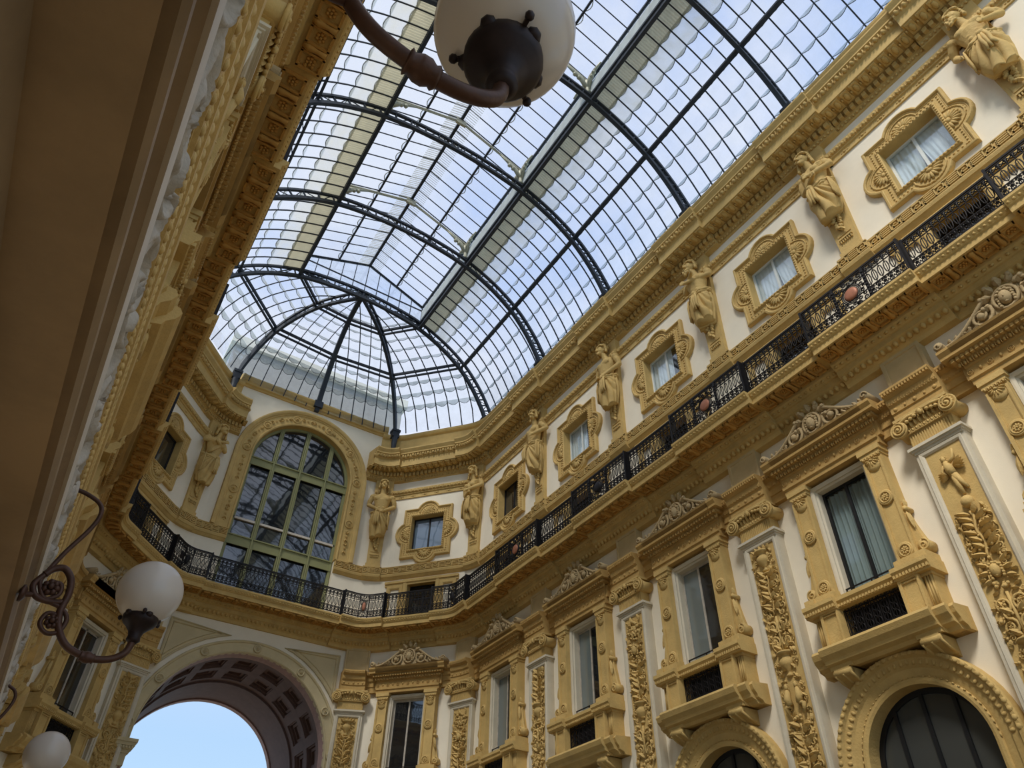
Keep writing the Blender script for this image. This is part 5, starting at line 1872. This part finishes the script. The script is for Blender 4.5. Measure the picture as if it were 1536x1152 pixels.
# ------------------------------------------------------------------ facade things
UP_R = {-1: ('net', 'large lobed stone window with white net curtains beside the bearded statue'), 0: ('net', 'lobed stone window with white curtains, fourth from the canted corner on the bright facade'),
        1: ('half', 'lobed stone window with half drawn white curtain, third from the canted corner'), 2: ('half', 'lobed stone window with pale curtain and dark strip, second from the canted corner'),
        3: ('dark', 'small dark lobed stone window next to the canted corner on the bright facade'), 4: ('blue', 'lobed stone window reflecting blue sky in the canted corner'), -2: ('net', '')}
LOW_R = {-1: 'low balcony window with grey curtain behind the railing, fifth from the canted corner', 0: 'low curtained window behind the balcony railing, fourth from the canted corner', 1: 'low curtained window behind the balcony railing, third from the canted corner',
         2: 'low curtained window behind the balcony railing, second from the canted corner', 3: 'low dark window behind the railing under the small dark lobed window', 4: 'low dark window behind the railing under the blue lobed window'}
TALL_R = {-1: ('curtain', 'tall pedimented window beyond the winged figure pilaster, cut off by the frame'), 0: ('curtain', 'tall pedimented window with drawn grey-green curtains and iron grille'),
          1: ('leaf', 'tall pedimented window with one grey leaf and one dark leaf, next to the curtained one'), 2: ('leaf', 'tall pedimented window between the two middle relief pilasters, second from the canted corner'),
          3: ('leaf', 'narrow-looking tall pedimented window beside the canted corner on the bright facade'), 4: ('black', 'tall black window under a scrolled crest, beside the great archway pilaster')}
SHOP_R = {-1: 'arched shop window below the cut off pedimented window', 0: 'large arched shop window with grey panes below the curtained window', 1: 'arched shop window showing only its top, below the window with one grey leaf'}
PILS_R = {0: 'relief pilaster carved with a winged figure on a ball, beside the curtained window', 1: 'relief pilaster with urn and candelabra carving, between the curtained and grey-leaf windows',
          2: 'relief pilaster with dense bunches of carving, third from the canted corner', 3: 'relief pilaster with twining vine carving, second from the canted corner', 4: 'relief pilaster at the bend between bright facade and canted corner', 5: 'bright relief pilaster between the great archway and the tall black window'}
CARY_R = {-1: ('b', 'back', -1, 0, 'large bearded statue with swathed hips beside the biggest lobed window'), 0: ('f', 'drape', -1, 1, 'draped female statue holding her cloth, fifth statue from the canted corner'),
          1: ('b', 'folded', -1, 2, 'bearded long-haired statue with folded arms, fourth from the canted corner'), 2: ('m', 'waist', -1, 0, 'bare-chested statue with low crossed arms, third from the canted corner'),
          3: ('m', 'back', 1, 3, 'bare-chested statue with one arm bent, second from the canted corner'), 4: ('f', 'drape', 0, 2, 'draped female statue at the bend beside the blue lobed window'), 5: ('m', 'waist', 0, 1, 'bare-chested statue facing front, hands at hips, between arched window and blue window')}
SEED = {-1: 2, 0: 0, 1: 1, 2: 2, 3: 3, 4: 2, 5: 1}
for j, s in BAY_R:
    if j < -1: continue
    st, lb = UP_R[j]
    quatrefoil_window(s, 17.69, lb, 'lobed upper windows', st)
    low_window(s, LOW_R[j], 'low attic windows behind the railing', j in (-1, 0, 1, 2))
    st, lb = TALL_R[j]
    tall_window(s, lb, 'tall pedimented windows', st)
    if j < 2: arched_shop_window(s, SHOP_R[j], 'arched shop windows')
for k, s in PIL_R:
    if k < -1: continue
    a = CARY_R[k]; caryatid(s, a[4], 'statues on the upper pilasters', a[0], a[1], a[2], a[3])
    if k >= 0: relief_pilaster(s, PILS_R[k], 'relief pilasters', SEED[k])
# left side: only what shows past the balcony and the lamps
quatrefoil_window(S_CL, 17.69, 'lobed stone window half hidden behind the overhead balcony of the lamp wall', 'lobed upper windows', 'dark')
low_window(S_CL, 'low window behind the railing in the shaded corner', 'low attic windows behind the railing', False)
caryatid(S_QB, 'swathed statue in the shaded corner, on the lamp side of the big arched window', 'statues on the upper pilasters', 'f', 'folded', 1, 0)
caryatid(S_QA, 'statue at the bend of the shaded corner, hidden behind the overhead balcony', 'statues on the upper pilasters', 'm', 'folded', 0, 2)
tall_window(S_CL, 'tall black window in the shaded corner behind the globe lamp', 'tall pedimented windows', 'black')
relief_pilaster(S_QB, 'shaded grey-gold relief pilaster between the great archway and the globe lamp', 'relief pilasters', 3)
relief_pilaster(S_QA, 'brown relief pilaster at the bend of the lamp wall, beside the black corner window', 'relief pilasters', 0)
LT = {3: 'tall window on the lamp wall, next to the shaded corner', 2: 'tall window on the lamp wall, second from the shaded corner', 1: 'tall window on the lamp wall seen edge-on, third from the shaded corner', 0: 'tall window on the lamp wall almost overhead'}
LP = {3: 'relief pilaster on the lamp wall, second from the shaded corner', 2: 'relief pilaster on the lamp wall, third from the shaded corner', 1: 'relief pilaster on the lamp wall, fourth from the shaded corner', 0: 'relief pilaster on the lamp wall almost overhead, fifth from the shaded corner'}
for j, s in BAY_L:
    if j in LT: tall_window(s, LT[j], 'tall pedimented windows', 'black')
for k, s in PIL_L:
    if k in LP: relief_pilaster(s, LP[k], 'relief pilasters', k)

# ------------------------------------------------------------------ end wall
EX = PT.place(S_E)[0]
t = thing('arched_end_window', 'big round-arched window with olive glazing bars on the end wall', 'window', (EX[0], EX[1], 0), 0)
mb = ew_sur(); q = ew_orn(); mb.add(q.v, q.f, False)
obj('arched_surround', mb.mesh('ew_sur', GOLD), t)
q = obj('frame', ew_frame().mesh('ew_frame', OLIVE), t)
for x in (-1.17, 0, 1.17): obj('mullion', ew_mull(x)().mesh('ew_mull', OLIVE), q)
obj('saddle_bar', MB().box(-2.15, 2.15, .20, .30, 16.84, 16.93).mesh('ew_bar', FILLET), q, 'thin pale saddle bar')
obj('pane', ew_pane().mesh('ew_pane', PANE), t)
t = thing('archway', 'great archway with rosette archivolt and plum coffered vault opening to the sky', 'archway', (EX[0], EX[1], 0), 0)
q = obj('archivolt', aw_archiv().mesh('aw_archiv', TANL), t)
for a in (5, 31, 59, 90, 121, 149, 175): obj('rosette', aw_ros(radians(a))().mesh('aw_ros', TANL), q)
for s in (-1, 1):
    obj('spandrel_panel', aw_spandrel(s)().mesh('aw_spandrel', TANL), t); obj('impost', impost(s)().mesh('impost', TANL), t)
obj('coffered_vault', coffers().mesh('coffers', PLUM), t); 
for y0, y1, h in ((.02,.52,0.),(5.6,5.9,.10)): obj('pink_ring', pinkring(y0, y1, h)().mesh('pink_ring', PINK), t, 'pink granite arch ring')
obj('inner_ring', innerring().mesh('inner_ring', PLUM), t)

# ------------------------------------------------------------------ roof
NTH = {-1: 'nearest, at the top right corner', 0: 'second nearest', 1: 'third nearest, crossing behind the big globe lamp', 2: 'fourth nearest', 3: 'fifth nearest', 4: 'farthest, where the half dome begins'}
for k in range(-1, 5): roof_rib(YK(k), 'blue-grey lattice iron roof rib, '+{-1: 'sixth from the half dome, mostly above the frame', 0: 'fifth from the half dome, landing beside the draped statue', 1: 'fourth from the half dome, passing behind the big globe lamp', 2: 'third from the half dome', 3: 'second from the half dome', 4: 'at the edge of the half dome under the lantern gable'}[k], 'roof ribs')
BN = {-1: 'fifth from the half dome', 0: 'fourth from the half dome', 1: 'third from the half dome', 2: 'second from the half dome', 3: 'next to the half dome'}
for k in range(-1, 4):
    roof_bay(k, 1, 'glass vault slope above the bright facade, bay '+BN[k], 'glass vault bays')
    roof_bay(k, -1, 'glass vault slope above the lamp wall, bay '+BN[k], 'glass vault bays')
    lantern(k, 'raised glass lantern along the crown, bay '+BN[k], 'roof lantern bays')
for k in range(0, 4): truss(YK(k)+.02, 'lantern truss with leafy gilt post heads, '+{0: 'fourth from the half dome', 1: 'third from the half dome', 2: 'second from the half dome', 3: 'next to the dome gable'}[k], 'lantern trusses')
gable()
for i, l in ((1, 'iron hip rib of the half dome landing on the bright corner cornice'), (2, 'straight middle rib of the half dome above the arched window'), (3, 'iron hip rib of the half dome landing on the shaded corner cornice')): dome_rib(i, l)
for i, l in enumerate(('glazed dome segment over the canted corner with the blue window', 'glazed dome segment between the middle rib and the bright corner rib', 'glazed dome segment between the middle rib and the shaded corner rib', 'glazed dome segment over the shaded corner of the lamp wall')): dome_segment(i, l)

# ------------------------------------------------------------------ lamps and shop cornice
globe_lamp((.514, .94, 4.135), 'big white globe lamp close overhead, seen from below against the glass roof')
globe_lamp((.45, 6.07, 4.127), 'white globe lamp on a scrolled arm in front of the black corner window')
globe_lamp((.339, 10.7, 3.934), 'white globe lamp below the tall black corner window, lowest of the three')
shop_cornice()

# ------------------------------------------------------------------ buildings outside, seen through the glass
t = thing('attic_block', 'shaded grey attic of the arch building seen through the half dome', 'building', (6.1, 32, 23.6))
obj('wall', MB().box(-4.2, 5.0, -2.5, 1.4, -11.3, 3.4).mesh('attic_wall', GREYB), t)
obj('sunlit_coping', MB().box(-4.4, 5.2, -2.7, 2.2, 3.4, 3.9).mesh('attic_sunlit_cop', PALE), t)  # paler than the wall: sunlight on the attic top put into the colour
t = thing('rooftop_house', 'pale rooftop wall with a small grey window seen through the dome glass', 'building', (16.5, 33, 23.2))
obj('wall', MB().box(-4.5, 5, -1, 3, -23.2, 3.6).mesh('house_wall', PALE), t)
obj('window', MB().box(-2.3, -1.3, -1.06, -.9, .9, 2.2).mesh('house_win', GREYB), t)

# ------------------------------------------------------------------ light, sky, camera
SUN_DIR = Vector((.55, .38, -.78))
sun = bpy.data.lights.new('sun', 'SUN'); sun.energy = 3.0; sun.angle = radians(13); sun.color = (1, .95, .86)
so = bpy.data.objects.new('sun', sun); COL.objects.link(so); so.rotation_euler = SUN_DIR.to_track_quat('-Z', 'Y').to_euler(); so.location = (-20, -15, 60)
w = bpy.data.worlds.new('sky'); SC.world = w; w.use_nodes = True; nt = w.node_tree; nt.nodes.clear(); N = nt.nodes.new; L = nt.links.new
tc = N('ShaderNodeTexCoord'); sx = N('ShaderNodeSeparateXYZ'); L(tc.outputs['Generated'], sx.inputs[0])
rp = N('ShaderNodeValToRGB'); e = rp.color_ramp.elements; e[0].position = .0; e[0].color = (.60,.84,1.0,1); e[1].position = 1; e[1].color = (.26,.46,.93,1)
q = e.new(.45); q.color = (.38,.60,1.0,1)
L(sx.outputs['Z'], rp.inputs['Fac'])
mp = N('ShaderNodeMapping'); mp.inputs['Scale'].default_value = (1.0,1.0,1.6); mp.inputs['Location'].default_value = (.35,.1,.2); L(tc.outputs['Generated'], mp.inputs[0])
n1 = N('ShaderNodeTexNoise'); n1.inputs['Scale'].default_value = 2.2; n1.inputs['Detail'].default_value = 7; n1.inputs['Roughness'].default_value = .55; L(mp.outputs[0], n1.inputs['Vector'])
# cloud bank thickest overhead and to the left of the arcade
ad = N('ShaderNodeMath'); ad.operation = 'MULTIPLY_ADD'; ad.inputs[1].default_value = -.30; L(sx.outputs['X'], ad.inputs[0]); L(n1.outputs['Fac'], ad.inputs[2])
cr = N('ShaderNodeMapRange'); cr.inputs['From Min'].default_value = .12; cr.inputs['From Max'].default_value = .40; L(ad.outputs[0], cr.inputs['Value'])
mul = N('ShaderNodeMapRange'); mul.inputs['From Min'].default_value = .25; mul.inputs['From Max'].default_value = .55; L(sx.outputs['Z'], mul.inputs['Value'])
m3 = N('ShaderNodeMath'); m3.operation = 'MULTIPLY'; L(cr.outputs[0], m3.inputs[0]); L(mul.outputs[0], m3.inputs[1])
m4 = N('ShaderNodeMath'); m4.operation = 'MULTIPLY'; m4.inputs[1].default_value = .92; L(m3.outputs[0], m4.inputs[0])
mx = N('ShaderNodeMix'); mx.data_type = 'RGBA'; L(m4.outputs[0], mx.inputs['Factor']); L(rp.outputs['Color'], mx.inputs['A']); mx.inputs['B'].default_value = (.86,.90,1.0,1)
bg = N('ShaderNodeBackground'); bg.inputs['Strength'].default_value = 1.0; L(mx.outputs['Result'], bg.inputs['Color'])
out = N('ShaderNodeOutputWorld'); L(bg.outputs[0], out.inputs['Surface'])

cam = bpy.data.cameras.new('camera'); co = bpy.data.objects.new('camera', cam); COL.objects.link(co)
cam.sensor_fit = 'HORIZONTAL'; cam.sensor_width = 36; cam.lens = 36*1100.163/1536; cam.clip_start = .05; cam.clip_end = 500
pit, yaw, rol = radians(41.52237), radians(31.475071), radians(1.347225)
fwd = Vector((sin(yaw)*cos(pit), cos(yaw)*cos(pit), sin(pit))); rgt = Vector((cos(yaw), -sin(yaw), 0)); up = rgt.cross(fwd)
cx = rgt*cos(rol)+up*sin(rol); cy = -rgt*sin(rol)+up*cos(rol)
mw = Matrix((( cx.x, cy.x, -fwd.x, 0), (cx.y, cy.y, -fwd.y, 0), (cx.z, cy.z, -fwd.z, 1.6), (0,0,0,1)))
co.matrix_world = mw
SC.camera = co
SC.view_settings.view_transform = 'Standard'; SC.view_settings.look = 'None'; SC.view_settings.gamma = 1; SC.view_settings.exposure = 0
SC.view_settings.use_curve_mapping = False
SC.cycles.max_bounces = 10; SC.cycles.transparent_max_bounces = 24; SC.cycles.diffuse_bounces = 5; SC.cycles.glossy_bounces = 3
SC.cycles.caustics_reflective = False; SC.cycles.caustics_refractive = False
